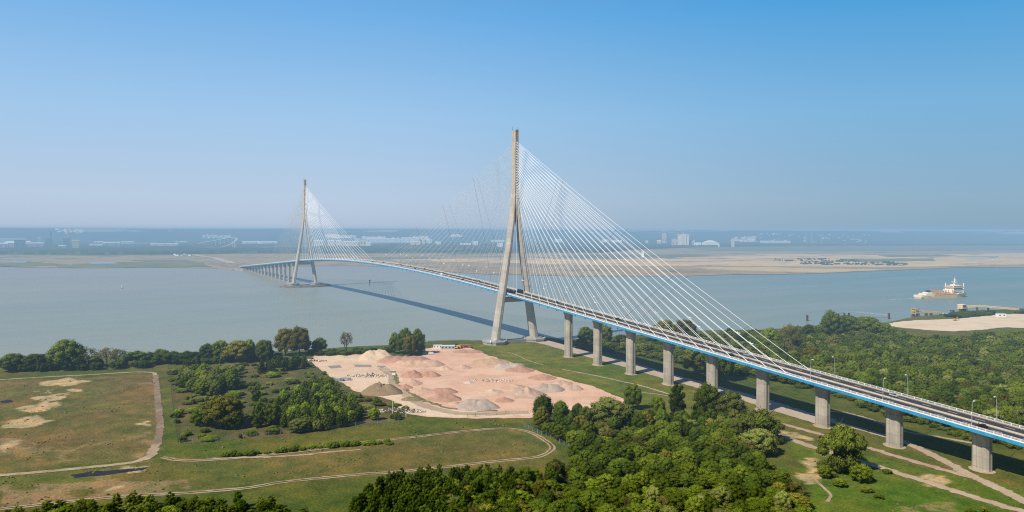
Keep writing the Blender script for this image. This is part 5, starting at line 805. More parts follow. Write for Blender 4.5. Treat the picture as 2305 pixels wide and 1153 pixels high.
# pylons
def leg_sec(z):
    k = [(4, 22.6, 11.4, 5.6), (50, 15.2, 10.0, 5.0), (100, 7.1, 8.9, 4.2), (126, 3.3, 8.3, 3.5), (138, 2.35, 8.0, 2.6), (150, 1.85, 7.8, 1.7), (165, 1.65, 7.6, 1.15), (214.8, 1.55, 7.4, 1.05)]
    for a, b in zip(k, k[1:]):
        if z <= b[0]:
            t_ = (z - a[0]) / (b[0] - a[0]); return [a[i] + (b[i] - a[i]) * t_ for i in (1, 2, 3)]
    return list(k[-1][1:])
ZL = [4, 20, 36, 50, 66, 82, 100, 112, 120, 126, 130, 134, 138, 142, 146, 150, 157, 165, 190, 214.8]
def pylon(X, lab):
    p = empty('pylon', (X, 0, 0)); p.parent = bridge; p['label'] = lab
    for s in (-1, 1):
        rings = []
        for z in ZL:
            y, a, b = leg_sec(z); ch = min(1.3, b * .30); y *= s; a /= 2; b /= 2
            rings.append([(-a + ch, y - b, z), (a - ch, y - b, z), (a, y - b + ch, z), (a, y + b - ch, z), (a - ch, y + b, z), (-a + ch, y + b, z), (-a, y + b - ch, z), (-a, y - b + ch, z)])
        MB().loft(rings).build('leg', M['concrete'], p)
    # beam under the deck and the solid throat above the fork
    MB().box((0, 0, 46.4), (5.2, 27, 4.6)).build('cross_beam', M['concrete'], p)
    MB().loft([[(-3.6, -.7, 130), (3.6, -.7, 130), (3.6, .7, 130), (-3.6, .7, 130)], [(-3.4, -1.0, 141), (3.4, -1.0, 141), (3.4, 1.0, 141), (-3.4, 1.0, 141)]]).build('fork_wall', M['concrete'], p)
    MB().box((0, 0, 177.6), (5.6, 1.7, 72.4)).build('anchor_chamber', M['steelwhite'], p)
    for k in range(23):
        z = 145.5 + k * 2.58
        MB().box((0, 0, z), (7.5, 2.05, 1.45)).build('anchor_box', M['steelwhite'], p)
    MB().box((0, 0, 214.2), (6.9, 2.0, 1.6)).box((-2.4, -1.2, 215.2), (.8, .9, .9)).box((1.8, .9, 215.2), (1.0, .8, .8)).build('tower_cap', M['pier'], p)
    am = MB(); am.tube((-3, -1.6, 215), (-3, -1.6, 219), .12, 4); am.tube((2.6, 1.6, 215), (2.6, 1.6, 218), .1, 4); am.build('antenna', M['darksteel'], p)
    for s in (-1, 1):
        ft = MB(); ft.prism(ngon(0, s * 22.6, 11.8, 8), -1, 6.3); ft.prism(ngon(0, s * 22.6, 12.3, 8), 5.6, 6.4 + .3); ft.prism([(x * .5, y) for x, y in ngon(0, 0, 1, 4)] and ngon(0, s * 22.6, 8.2, 8), 6.71, 7.9)
        f_ = ft.build('footing', M['footing'], p)
        rr = MB(); ng = ngon(0, s * 22.6, 11.9, 8)
        for a, b in zip(ng, ng[1:] + ng[:1]):
            rr.tube((*a, 7.9), (*b, 7.9), .07, 4); rr.tube((*a, 7.3), (*b, 7.3), .05, 4)
            for q in range(4): c_ = (a[0] + (b[0] - a[0]) * q / 4, a[1] + (b[1] - a[1]) * q / 4); rr.tube((*c_, 6.7), (*c_, 7.95), .06, 4)
        rr.build('guard_rail', M['white'], f_)
    return p
pyN = pylon(0, 'near pylon standing on the gravelly bank'); pyF = pylon(-856, 'far pylon standing in the river on a low island')
# link wall and ramp between the near footings
lw = MB(); lw.box((3, 0, 4.3), (1.2, 24, 4.4)); lw.box((-3, 0, 4.3), (1.2, 24, 4.4)); lw.box((0, 0, 5.9), (6, 24, .5))
lw.build('link_wall', M['footing'], pyN)
for k in range(5): MB().loft([[(8.5 - 1.4 * k * .4 + x, -31.5 + 1.7 * k + y, 6.7) for x, y in ngon(0, 0, .75, 8)], [(8.5 - 1.4 * k * .4 + x, -31.5 + 1.7 * k + y, 9.2) for x, y in ngon(0, 0, .25, 8)]]).build('cone_bollard', M['white'], pyN)

# stay cables
A_S = [21 + 14.5 * k for k in range(23)]
A_M = [-(20 + 14.5 * k) for k in range(8)] + [-(121.5 + 18.0 * (k + 1)) for k in range(15)]
def stay(px, sgn, anchors, k, s):
    a = Vector((px + sgn * 3.7, s * .75, 145.6 + 2.58 * k)); X = px + sgn * abs(anchors[k]); b = Vector((X, s * 9.95, zb(X) + 2.2))
    return a, b
def cable_mesh(mb, a, b, rad, pipe=True):
    n = 7; L_ = (b - a).length; sag = L_ * L_ * .000028
    pts = [a.lerp(b, i / n) - Vector((0, 0, 4 * sag * (i / n) * (1 - i / n))) for i in range(n + 1)]
    mb.path(pts, rad, 5)
    if pipe: mb.tube(b, b.lerp(a, 5 / L_), rad * 1.5, 6)
    return pts
for sgn, AN, rad in ((1, A_S, .125), (-1, A_M, .105)):
    for s in (-1, 1):
        for k in range(23):
            a, b = stay(0, sgn, AN, k, s); mb = MB(); pts = cable_mesh(mb, a, b, rad)
            c_ = mb.build('stay_cable', M['cable'], bridge)
            if k % 3 == (1 if s < 0 else 2):
                h = 14 + 2.5 * (k % 2); q = b.lerp(a, h / (a.z - b.z))
                lm_ = MB(); lm_.box(tuple(q + Vector((.4, 0, -.3))), (2.4, .7, .35), 0.0, 0, .8); lm_.box(tuple(q + Vector((-.9, 0, .1))), (.8, .5, .8)); lm_.build('cable_lamp', M['white'], c_)
fb = MB(); fl = MB()
for sgn, AN, rad in ((1, A_M, .15), (-1, A_S, .10)):
    for s in (-1, 1):
        for k in range(23):
            a, b = stay(-856, sgn, AN, k, s); cable_mesh(fb, a, b, rad)
            if k % 3 == 1: q = b.lerp(a, 15 / (a.z - b.z)); fl.box(tuple(q), (2.2, .7, .5))
fo = fb.build('stay_cables', M['cable'], bridge); fo['kind'] = 'stuff'; fo['label'] = 'stay cables of the far pylon'
fl.build('cable_lamps', M['white'], fo)['kind'] = 'stuff'
# dark ties that run across the fans
def fan_tie(px, sgn, AN, s, k_top, ftop, xbot):
    a, b = stay(px, sgn, AN, 22, s); top = a.lerp(b, ftop)
    Xb = px + sgn * xbot; nodes = [top]
    # straight in X/z, Y follows the cable plane
    zbot = zb(Xb) + 2.5
    for k in range(21, -1, -1):
        a1, b1 = stay(px, sgn, AN, k, s)
        d1 = Vector((b1.x - a1.x, b1.z - a1.z)); o_ = Vector((a1.x, a1.z)); d2 = Vector((Xb - top.x, zbot - top.z)); o2 = Vector((top.x, top.z))
        den = d1.x * d2.y - d1.y * d2.x
        if abs(den) < 1e-6: continue
        t1 = ((o2.x - o_.x) * d2.y - (o2.y - o_.y) * d2.x) / den; t2 = ((o2.x - o_.x) * d1.y - (o2.y - o_.y) * d1.x) / den
        if 0 < t1 < 1 and 0 < t2 < 1: nodes.append(a1.lerp(b1, t1))
    nodes.append(Vector((Xb, s * 9.9, zbot))); nodes.sort(key=lambda v: -v.z)
    mb = MB(); mb.path(nodes, .085, 4); mb.build('cross_tie', M['darkrope'], bridge)
for sgn, AN in ((1, A_S), (-1, A_M)):
    for s in (-1, 1):
        for ft, xb in ((.235, 26), (.50, 92), (.70, 178), (.87, 262)) if sgn > 0 else ((.22, 30), (.42, 105), (.62, 190), (.80, 285)):
            fan_tie(0, sgn, AN, s, 22, ft, xb)

# approach piers
def pier_mesh(h, small=False):
    a, b, ch = 3.85, 2.35, .95
    def ring(z, fa=1.0, fb_=1.0):
        A_, B_ = a * fa, b * fb_; g_ = .35
        return [(-A_ + ch, -B_, z), (-A_ * .36, -B_, z), (-A_ * .30, -B_ + g_, z), (A_ * .30, -B_ + g_, z), (A_ * .36, -B_, z), (A_ - ch, -B_, z), (A_, -B_ + ch, z), (A_, -.5, z), (A_ - .3, -.4, z), (A_ - .3, .4, z), (A_, .5, z), (A_, B_ - ch, z), (A_ - ch, B_, z), (A_ * .36, B_, z), (A_ * .30, B_ - g_, z), (-A_ * .30, B_ - g_, z), (-A_ * .36, B_, z), (-A_ + ch, B_, z), (-A_, B_ - ch, z), (-A_, -B_ + ch, z)]
    mb = MB(); mb.loft([ring(-.5, 1.02, 1.02), ring(h - 4.2), ring(h - 1.6, 1.12, 1.35), ring(h, 1.14, 1.5)])
    return mb
for k in range(11):
    X = 96 + 43.5 * k; h = zb(X) - 1.45 - GZ
    p = pier_mesh(h).build('pier', M['pier'], bridge, loc=(X, 0, GZ))
    MB().prism(ngon(0, 0, 5.9, 12, ry=4.4), -.3, .18).build('pier_base', M['sandy'], p)
for k in range(15):
    X = -856 - 96 - 43.5 * k; h = zb(X) - 1.45 + 2
    if h < 3: continue
    p = pier_mesh(h).build('pier', M['pier'], bridge, loc=(X, 0, -2))
    MB().prism(ngon(0, 0, 6.4, 10, ry=5.2), 0, 3.6).build('pile_cap', M['footing'], p)
MB().box((X1 - 2, 0, zb(X1) / 2), (8, 21, zb(X1))).build('abutment', M['footing'], bridge)
MB().box((X0 + 4, 0, zb(X0) / 2), (10, 21, zb(X0) + .6)).build('abutment', M['footing'], bridge)

# artificial island under the far pylon and the rock apron at the north abutment
isl = MB(); isl.prism(ngon(-851, 0, 26, 28, ry=54), -3, 2.3, top=.93); isl.prism(ngon(-851, 0, 22.5, 28, ry=49), 2.31, 3.0, top=.98)
tag(isl.build('rock_island', mat_gravel('island_rock', (.10, .09, .075), (.20, .175, .14), (.32, .28, .22), .25)), None, None, None, 'structure')
ap = MB(); ap.prism([(-1495, -14), (-1500, 20), (-1560, 45), (-1700, 60), (-1900, 40), (-1960, -60), (-1800, -70), (-1640, -52), (-1560, -42)], -2, 4.4, top=.97)
tag(ap.build('causeway_bank', mat_gravel('bank_rock', (.20, .16, .11), (.34, .27, .19), (.44, .36, .27), .06)), None, None, None, 'structure')
e = empty('navigation_beacon', (*W['beacon'], 0)); tag(e, 'dark beacon post standing in the river on the shadow line right of the far pylon', 'beacon')
MB().tube((0, 0, -2), (0, 0, 7), .9, 8).build('post', M['darksteel'], e); MB().prism(ngon(0, 0, 1.8, 8), 7, 10).build('top_mark', M['rust'], e)
e = empty('river_buoy', (*W['buoy'], 0)); tag(e, 'small white buoy floating alone in the river at left', 'buoy')
b_ = MB(); b_.prism(ngon(0, 0, 2.0, 10), -.6, .8); b_.build('float', M['darksteel'], e); MB().prism(ngon(0, 0, 1.2, 8), .8, 6.5, top=.5).build('tower', M['white'], e); MB().box((0, 0, 7.1), (1, 1, 1.2)).build('top_mark', M['white'], e)

# ------------------------------------------------------------------ lamps on the bridge
def lamp_post(x, s, h, lab, grp, first=[None]):
    e = empty('lamp_post', (x, s * 10.75, zb(x) + 2.1)); tag(e, lab, 'street lamp', grp)
    p_ = MB(); p_.tube((0, 0, 0), (0, -s * .5, h), .17, 8, 0, .09)
    p_.tube((0, -s * .5, h), (0, -s * 1.9, h + .35), .08, 6); p_.build('post', M['galv'], e)
    MB().box((0, -s * 2.0, h + .35), (.55, 1.3, .28), 0, 0, .7).build('lamp_head', M['white'], e)
LPL = ['tall lamp post on the near railing right of the last stay cable', 'tall lamp post on the far railing where the last cable lands', 'tall lamp post on the near railing above the eighth pier', 'tall lamp post on the far railing behind the silver car', 'tall lamp post on the near railing by the last pier', 'tall lamp post on the far railing nearest the right edge']
for k, (x, s) in enumerate(((357, -1), (357, 1), (401, -1), (401, 1), (445, -1), (445, 1))): lamp_post(x, s, 11.5, LPL[k], 'tall lamp posts on the approach viaduct')
for k in range(13):
    for s in (-1, 1): lamp_post(-310 - 19.65 * k, s, 4.8, 'short white lamp post on the bridge railing at mid span', 'short lamp posts at mid span')

# ------------------------------------------------------------------ vehicles
def car_paint(n, c): return mat_simple(n, c, .04, 1, .3, .6)
PAINT = dict(dark=car_paint('black_car_paint', (.015, .016, .02)), silver=car_paint('silver_car_paint', (.38, .42, .46)), grey=car_paint('grey_car_paint', (.12, .12, .13)), blue=car_paint('blue_car_paint', (.05, .12, .28)), van=car_paint('white_van_paint', (.80, .80, .80)))
def wheels(e, L_, w_, r_=.33):
    for sx in (-1, 1):
        for sy in (-1, 1):
            MB().tube((sx * L_ * .3, sy * (w_ / 2 - .12) - .1, r_), (sx * L_ * .3, sy * (w_ / 2 - .12) + .1, r_), r_, 12).build('wheel', M['tyre'], e)
def car(loc, rz, paint, lab, grp, rx=0):
    e = empty('car', loc, rz); tag(e, lab, 'car', grp); e.rotation_euler = (0, rx, rz)
    L_, w_ = 4.5, 1.8
    side = [(-2.25, .35), (-2.25, .85), (-1.9, .98), (-1.1, 1.0), (.95, .95), (2.0, .80), (2.25, .62), (2.25, .35)]
    b = MB(); b.loft([[(x, y, z) for x, z in side] for y in (-w_ / 2, w_ / 2)]); b.build('body', PAINT[paint], e)
    cab = [(-1.75, .95), (-1.15, 1.42), (.15, 1.45), (.98, .95)]
    g_ = MB(); g_.loft([[(x, y, z) for x, z in cab] for y in (-w_ * .45, w_ * .45)]); g_.build('windows', M['glass'], e)
    rf = MB(); rf.box((-.5, 0, 1.46), (1.35, w_ * .82, .06)); rf.build('roof', PAINT[paint], e)
    for s in (-1, 1): MB().box((2.22, s * .62, .66), (.08, .35, .16)).build('headlight', M['white'], e)
    wheels(e, L_, w_); return e
CL = ['black car in the near lane below the last near lamp post', 'silver estate car in the far lane between the tall lamp posts', 'black car in the near lane beside the lower stay cables', 'silver grey car in the far lane beside the lower stay cables', 'dark car alone in the far lane above the third pier', 'dark car in the far lane just right of the near pylon', 'dark truck passing between the legs of the near pylon', 'dark lorry in the near lane at the near pylon', 'dark car just left of the near pylon in the far lane', 'dark car in the near lane left of the near pylon', 'black car in the far lane above the white van', 'white van in the near lane on the main span', 'small grey car ahead of the black car on the main span', 'dark car third in the far lane queue left of the white van', 'dark car alone in the near lane left of the white van', 'dark car fourth in the far lane queue on the main span', 'dark car at the head of the far lane queue on the main span', 'blue car on the crest near the last main cable', 'dark car on the near lane at the crest', 'dark car beyond the crest of the main span']
for k, (x, y, kd) in enumerate(W['cars']):
    z = zb(x) + 1.915; rx = math.atan2(zb(x - 2) - zb(x + 2), 4); rz = 0 if y > 0 else math.pi
    if y < 0: rx = -rx
    if kd in ('truck', 'lorry', 'van'):
        sc_ = .72 if kd == 'van' else 1.0
        e = empty('van' if kd == 'van' else 'lorry', (x, y, z), rz); e.rotation_euler = (0, rx, rz); tag(e, CL[k], 'van' if kd == 'van' else 'lorry', 'vehicles crossing the bridge')
        pm_ = PAINT['van'] if kd == 'van' else PAINT['dark']
        MB().box((-1.2 * sc_, 0, 1.9 * sc_), (7.2 * sc_, 2.4 * sc_, 2.7 * sc_)).build('cargo_box', pm_, e); MB().box((3.6 * sc_, 0, 1.5 * sc_), (2.0 * sc_, 2.3 * sc_, 2.1 * sc_), 0, 0, .85).build('cab', pm_, e)
        MB().box((4.5 * sc_, 0, 1.95 * sc_), (.2, 2.0 * sc_, .8 * sc_)).build('windscreen', M['glass'], e)
        wheels(e, 8.5 * sc_, 2.3 * sc_, .48 * sc_)
    else: car((x, y, z), rz, kd, CL[k], 'vehicles crossing the bridge', rx)

# ------------------------------------------------------------------ dredger on the river
s0, s1 = Vector((*W['ship'][0], 0)), Vector((*W['ship'][1], 0)); mid = (s0 + s1) / 2 + Vector((7, -2, 0)); hd = (s1 - s0) * 1.07
ship = empty('dredger_ship', (mid.x, mid.y, 0), math.atan2(hd.y, hd.x)); LS = hd.length; hf = LS / 2
tag(ship, 'cream white dredger ship with orange deck gear under way on the river', 'ship')
def hull_ring(x, w0, w1, zk, zt): return [(x, -w0, zk), (x, w0, zk), (x, w1, zt), (x, -w1, zt)]
hl = MB(); hl.loft([hull_ring(-hf, 6, 8, -.5, 5.4), hull_ring(-hf * .8, 9, 9.6, -1, 5.4), hull_ring(-hf * .45, 9.6, 9.8, -1, 5.0), hull_ring(hf * .45, 9.6, 9.8, -1, 5.6), hull_ring(hf * .75, 6.5, 9.0, -1, 6.8), hull_ring(hf * .97, 1.0, 4.5, -1, 8.6), hull_ring(hf * 1.03, .2, 1.0, 1.5, 9.4)]); hull = hl.build('hull', M['buff'], ship)
wr = MB(); wr.loft([hull_ring(-hf * 1.005, 8.1, 8.15, 2.2, 5.9), hull_ring(-hf * .52, 9.9, 9.95, 2.0, 5.4)]); wr.build('stern_bulwark', M['far_cream'], hull)
bw = MB(); bw.loft([hull_ring(hf * .52, 9.4, 9.7, 5.6, 7.2), hull_ring(hf * .78, 8.6, 9.1, 6.6, 8.8), hull_ring(hf * 1.02, 1.2, 1.6, 8.6, 10.2)]); bw.build('bow_bulwark', M['shipwhite'], hull)
hp = MB(); hp.box((-hf * .02, 0, 6.4), (hf * .96, 15, 4.6)); hp.build('hopper', M['shiporange'], ship)
for k in range(9):
    x = -hf * .42 + k * hf * .1
    MB().box((x, rng.choice((-5, -7)), 9.2 + rng.random() * 2.0), (1.0, 1.2, 3.6 + rng.random() * 2)).build('deck_winch', M['shiporange'] if k % 2 else M['ochre'], ship)
pp = MB(); pp.tube((-hf * .5, -8.6, 6.2), (hf * .45, -8.6, 6.6), 1.0, 8); pp.build('suction_pipe', M['shiptan'], ship)
MB().tube((-hf * .5, 8.2, 6.4), (hf * .4, 8.2, 6.6), 1.0, 8).build('suction_pipe', M['shiptan'], ship)
for x in (-hf * .42, -hf * .05, hf * .33):
    gt = MB(); gt.tube((x - 3, -9, 4.5), (x, -9.5, 12.5), .5, 5); gt.tube((x + 3, -9, 4.5), (x, -9.5, 12.5), .5, 5); gt.tube((x, -9.5, 12.5), (x, 4, 11.5), .45, 5); gt.build('gantry', M['shiporange'], ship)
cr = MB(); cr.box((-hf * .47, 0, 9.5), (3.2, 3.2, 7)); cr.tube((-hf * .47, 0, 14), (-hf * .18, 0, 14.8), .6, 6); cr.tube((-hf * .18, 0, 14.8), (-hf * .17, 0, 9), .25, 5); cr.build('deck_crane', M['shiporange'], ship)
ac = MB(); ac.box((-hf * .66, 0, 6.6), (hf * .30, 15, 3.4)); ac.box((-hf * .60, 0, 9.2), (hf * .18, 11, 2.2)); ac.build('stern_house', M['far_cream'], ship)
MB().box((-hf * .58, 0, 12.0), (6.5, 5, 2.4)).build('lifeboat', M['darksteel'], ship)
sp = MB(); sp.box((hf * .52, 0, 9.5), (hf * .54, 17, 7.5)); sp.box((hf * .54, 0, 15.0), (hf * .38, 16, 3.6)); sup = sp.build('superstructure', M['shipwhite'], ship)
MB().box((hf * .53, 0, 17.3), (hf * .46, 20.5, 1.0)).build('bridge_deck', M['shiporange'], sup)
MB().box((hf * .55, 0, 18.9), (hf * .34, 16.4, 2.4)).build('wheelhouse', M['shipwhite'], sup)
MB().box((hf * .55, 0, 19.1), (hf * .345, 16.5, 1.0)).build('window_band', M['glass'], sup)
for z_ in (8.4, 11.0, 15.2): MB().box((hf * .52, -8.05 if z_ > 13 else -8.55, z_), (hf * .36, .12, .8)).build('porthole_row', M['glass'], sup)
MB().box((hf * .56, 0, 21.0), (9, 9, 1.6)).build('top_deck', M['shipwhite'], sup)
ms = MB(); ms.tube((hf * .56, 0, 21.5), (hf * .56, 0, 34), .75, 8, 0, .4); ms.box((hf * .56, 0, 26), (5.0, 9, .7)); ms.box((hf * .58, 0, 29.5), (2.4, 5.5, .6)); ms.tube((hf * .63, 0, 21.5), (hf * .60, 0, 31), .35, 6); ms.build('mast', M['shipwhite'], ship)
for x, y in ((hf * .34, -7.5), (hf * .84, -5), (hf * .34, 7.5)): MB().tube((x, y, 12), (x, y, 24.5), 1.0, 8, 0, .8).build('funnel', M['shipwhite'], ship)
MB().box((hf * .95, 0, 9.6), (5, 5, 1.2)).build('anchor_winch', M['darksteel'], ship)
wk = MB()
for k in range(18):
    x = -hf - 1 - k * 4.4; w_ = (5.5 - k * .2) * (.6 + .7 * rng.random()) * .45
    if rng.random() < .25 + k * .012: continue
    wk.add([(x, -w_ * .8 - 1.0, .04), (x - 5, -w_ * .7 - 1, .04), (x - 5, w_ * .5, .04), (x, w_ * .6, .04)], [(0, 3, 2, 1)])
foam = mat_simple('foam', (.62, .66, .66), .2, .3)
wo_ = wk.build('wake', foam, None, False, (mid.x, mid.y, 0), math.atan2(hd.y, hd.x)); tag(wo_, 'thin white wake trailing behind the dredger', 'wake', None, 'stuff')

# ------------------------------------------------------------------ jetties
def piles(e, pts, z0=-3, z1=5, r_=.55, n=4, sp=1.6):
    for (x, y) in pts:
        mb = MB()
        for i in range(n):
            a = 2 * math.pi * i / n + .5; mb.tube((x + sp * math.cos(a), y + sp * math.sin(a), z0), (x + sp * math.cos(a), y + sp * math.sin(a), z1), r_, 6)
        mb.box((x, y, z1 - .6), (sp * 2.2, sp * 2.2, 1.0)); mb.build('pile_cluster', M['rust'], e)
def truss(mb, a, b, w_, h, n):
    a = Vector(a); b = Vector(b); t_ = (b - a).normalized(); nn = Vector((-t_.y, t_.x, 0)).normalized() * (w_ / 2); up = Vector((0, 0, h))
    for s in (-1, 1):
        for u_2 in (0, 1): mb.tube(a + nn * s + up * u_2, b + nn * s + up * u_2, .28, 4)
        for k in range(n):
            p, q = a.lerp(b, k / n), a.lerp(b, (k + 1) / n)
            mb.tube(p + nn * s, q + nn * s + up, .2, 4); mb.tube(q + nn * s, q + nn * s + up, .2, 4)
    mb.loft([[a + nn, a - nn, a - nn + Vector((0, 0, .3)), a + nn + Vector((0, 0, .3))], [b + nn, b - nn, b - nn + Vector((0, 0, .3)), b + nn + Vector((0, 0, .3))]])
P = [Vector((*p, 0)) for p in W['jetty_b']]
e = empty('conveyor_jetty', P[0]); tag(e, 'ochre loading jetty with a square tower and conveyor standing on dark piles', 'jetty')
tw = MB()
for sx in (-3, 3):
    for sy in (-4, 4): tw.tube((sx, sy, 2), (sx, sy, 11), .6, 4)
for z in (4.5, 8, 11): tw.box((0, 0, z), (7, 9, .7))
tw.box((-1, -1, 9.6), (3.5, 4, 3)); tw.build('loading_tower', M['ochre'], e)
piles(e, [(-2, -2.6), (2, -2.6), (-2, 2.6), (2, 2.6)], -3, 4)
cvb = MB(); truss(cvb, (0, 4, 6.2), P[2] - P[0] + Vector((0, 4, 4.6)), 2.4, 1.8, 9); cvb.build('conveyor', M['ochre'], e)
gw = MB(); q0 = P[2] - P[0] + Vector((0, 4, 4.4)); q1 = P[3] - P[0] + Vector((16, 22, 1.5)); truss(gw, q0, q1, 1.6, 1.2, 8); gw.build('gangway', M['galv'], e)
q = P[2] - P[0]; piles(e, [(q.x * .38, q.y * .38 + 4), (q.x * .58, q.y * .58 + 4), (q.x * .98, q.y * .98 + 4)], -3, 4.6, .7, 4, 1.2)
e2 = empty('mooring_dolphin', (W['jetty_b'][3][0] - 6, W['jetty_b'][3][1] + 14, 0)); tag(e2, 'cluster of dark mooring piles right of the ochre jetty', 'mooring post')
piles(e2, [(0, 0)], -3, 9.5, .9, 5, 2.0); piles(e2, [(1, 7)], -3, 7, .6, 2, .6)
P = [Vector((*p, 0)) for p in W['jetty_c']]
e = empty('conveyor_jetty', P[0]); tag(e, 'pale yellow conveyor jetty with a cabin at its river end, at the right', 'jetty')
hh = MB(); hh.box((0, 0, 9.8), (7, 9, 4.2)); hh.build('cabin', M['buff'], e); MB().box((3.6, 0, 9.6), (.2, 5.5, 1.2)).build('window_band', M['glass'], e); MB().box((0, 0, 12.1), (8, 10, .5)).build('cabin_roof', M['shipwhite'], e)
MB().box((0, 3, 6.9), (8, 18, 1.0)).build('platform', M['buff'], e); piles(e, [(0, -3), (0, 1), (0, 6), (0, 10)], -3, 6.4, .6, 4, 1.4)
cv = MB(); truss(cv, (0, 5, 7.4), P[1] - P[0] + Vector((0, 0, 8.2)), 2.8, 2.4, 9); truss(cv, P[1] - P[0] + Vector((0, 0, 8.2)), P[3] - P[0] + Vector((0, 4, 5.0)), 2.8, 2.0, 9); cv.build('conveyor', M['buff'], e)
q = P[1] - P[0]; piles(e, [(q.x * .75, q.y * .75), (q.x * 1.35, q.y * 1.3)], -3, 8, .7, 3, .9)
P = [Vector((*p, 0)) for p in W['jetty_a']]
e = empty('walkway_jetty', P[0]); tag(e, 'thin grey walkway jetty arching over the water behind the right hand trees', 'jetty')
wl = MB(); pts = [Vector((0, -6, 6.5)), Vector((0, 12, 7.4)), P[1] - P[0] + Vector((0, -6, 7.2)), P[1] - P[0] + Vector((10, 14, 5.2)), P[1] - P[0] + Vector((22, 32, 2.6))]
for a, b in zip(pts, pts[1:]): truss(wl, a, b, 1.4, 1.3, 6)
wl.build('walkway', M['galv'], e); piles(e, [(0, 2), (0, 14), (q.x * 0 + 1, 22)], -3, 6.6, .6, 3, .8)
for k, (x, y, h, lab) in enumerate(((W['jetty_a'][2][0] - 8, W['jetty_a'][2][1] + 22, 7.5, 'pair of dark mooring piles right of the thin grey walkway'), (*W['water_post'], 7.5, 'lone dark mooring post behind the bank trees'))):
    e = empty('mooring_dolphin', (x, y, 0)); tag(e, lab, 'mooring post'); piles(e, [(0, 0)], -3, h, .7, 3, .9)

# quay wall on the near shore
ns = [p for p in W['near_shore'] if -90 < p[1] < 60]; ns.sort(key=lambda p: p[1]); ns = smooth_path(ns, 6)
qw = MB(); qw.loft([[(p.x - .4, p.y, -2), (p.x + 3.0, p.y, -2), (p.x + 3.0, p.y, 3.95), (p.x - .4, p.y, 3.75)] for p in ns])
tag(qw.build('quay_wall', M['footing']), 'long grey concrete quay wall along the water behind the near pylon', 'wall')
for k, (x, y, L_, h) in enumerate(((-20, -58, 44, .9), (-2, -36, 22, 1.2))):
    pass

# ------------------------------------------------------------------ gravel yard
def heap(x, y, rx, h, kind, typ, seed, lab):
    s_ = rx / (rx + 1e-9); ry = rx * (.62 if typ == 'ridge' else (.85 if typ == 'cone' else .7))
    n, m = 40, 11; v = [(0, 0, h * (.98 if typ == 'cone' else 1))]; f = []
    if typ == 'cone': tops = [(0, 0)]
    sx = Vector((rx, 0)); ang = yaw + math.pi / 2
    flat = {'cone': .05, 'long': .45, 'ridge': .72}[typ]
    for j in range(1, m + 1):
        t_ = j / m
        for i in range(n):
            a = 2 * math.pi * i / n
            fl = 1 + .16 * noise.noise(Vector((math.cos(a) * 2.2, math.sin(a) * 2.2, seed * 1.7))) + .07 * noise.noise(Vector((math.cos(a) * 6, math.sin(a) * 6, seed)))
            # distance to a ridge segment along local x
            X_ = math.cos(a) * rx * fl * t_; Y_ = math.sin(a) * ry * fl * t_
            prof = 1 - t_
            along_ = abs(math.cos(a)) * t_
            hgt = h * min(1, (1 - max(0, (t_ - flat * abs(math.cos(a))) / (1 - flat * abs(math.cos(a)) + 1e-6)))) if typ != 'cone' else h * prof ** 1.08
            hgt += (h * .13 * noise.noise(Vector((X_ * .35, Y_ * .35, seed))) + h * .05 * noise.noise(Vector((X_ * 1.1, Y_ * 1.1, seed)))) * (1 - t_) * 2.2
            if typ == 'ridge': hgt += h * .16 * math.sin(X_ * .9 + seed) * (1 - t_) * (abs(math.sin(a)) + .3)
            v.append((X_, Y_, max(-.3 if j == m else .02, hgt if j < m else -.3)))
    for i in range(n): f.append((0, 1 + i, 1 + (i + 1) % n))
    for j in range(m - 1):
        for i in range(n):
            a0 = 1 + j * n + i; a1 = 1 + j * n + (i + 1) % n; f.append((a0, a0 + n, a1 + n, a1))
    if typ != 'cone': v[0] = (0, 0, sum(p[2] for p in v[1:n + 1]) / n)
    mb = MB(); mb.add(v, f); me = mb.mesh('gravel_heap', M['heap_' + kind], True)
    o = obj('gravel_heap', me, None, (x, y, GZ), ang); return tag(o, lab, 'gravel heap')
HL = ['large cream heap at the back of the yard, the biggest of them', 'long red ridge at the back beside the tree clump', 'long pale pink ridge in front of the red ridge', 'cream pink cone, left one of the pair behind the middle', 'pale pink cone, right one of the pair behind the middle', 'wide tan pink heap near the green field edge', 'low blue grey heap behind the red one at the field edge', 'red heap with a grey crest at the field edge', 'tall red cone beside the white sign', 'low red heap joined to the right of the tall red cone', 'pale pink heap below the tall red cone', 'small red heap on the weedy verge', 'pale pink cone above the dark red pair', 'dark red heap, rear one of the dark pair', 'dark red heap, front one of the dark pair', 'pale pink cone touching the big grey heap', 'big grey stone heap at the front of the yard', 'cream pink heap left of the small red cone', 'small red cone at the front middle', 'pale pink heap behind the large grey pink one', 'large grey pink heap at the front right', 'long grey heap at the right side of the yard', 'pale pink heap between the red and grey heaps at right', 'red heap at the right side near the field', 'dark brown soil heap beside the excavator', 'tiny white heap in the middle of the yard', 'low flat red spread heap near the parked machines', 'low olive heap below the curved yard road', 'grey pink heap nearest the right corner of the yard']
fwd = Vector((math.cos(yaw), math.sin(yaw)))
for k, (x, y, rx, h, kd, ty) in enumerate(W['heaps']):
    rx *= 1.05; back = rx * .62; hh_ = max(1.0, h * (.74 if kd in ('cream', 'grey', 'grey_pink') else .58))
    heap(x + fwd.x * back, y + fwd.y * back, rx, hh_, kd, ty, k + 1, HL[k] if k < len(HL) else 'low heap in the yard')

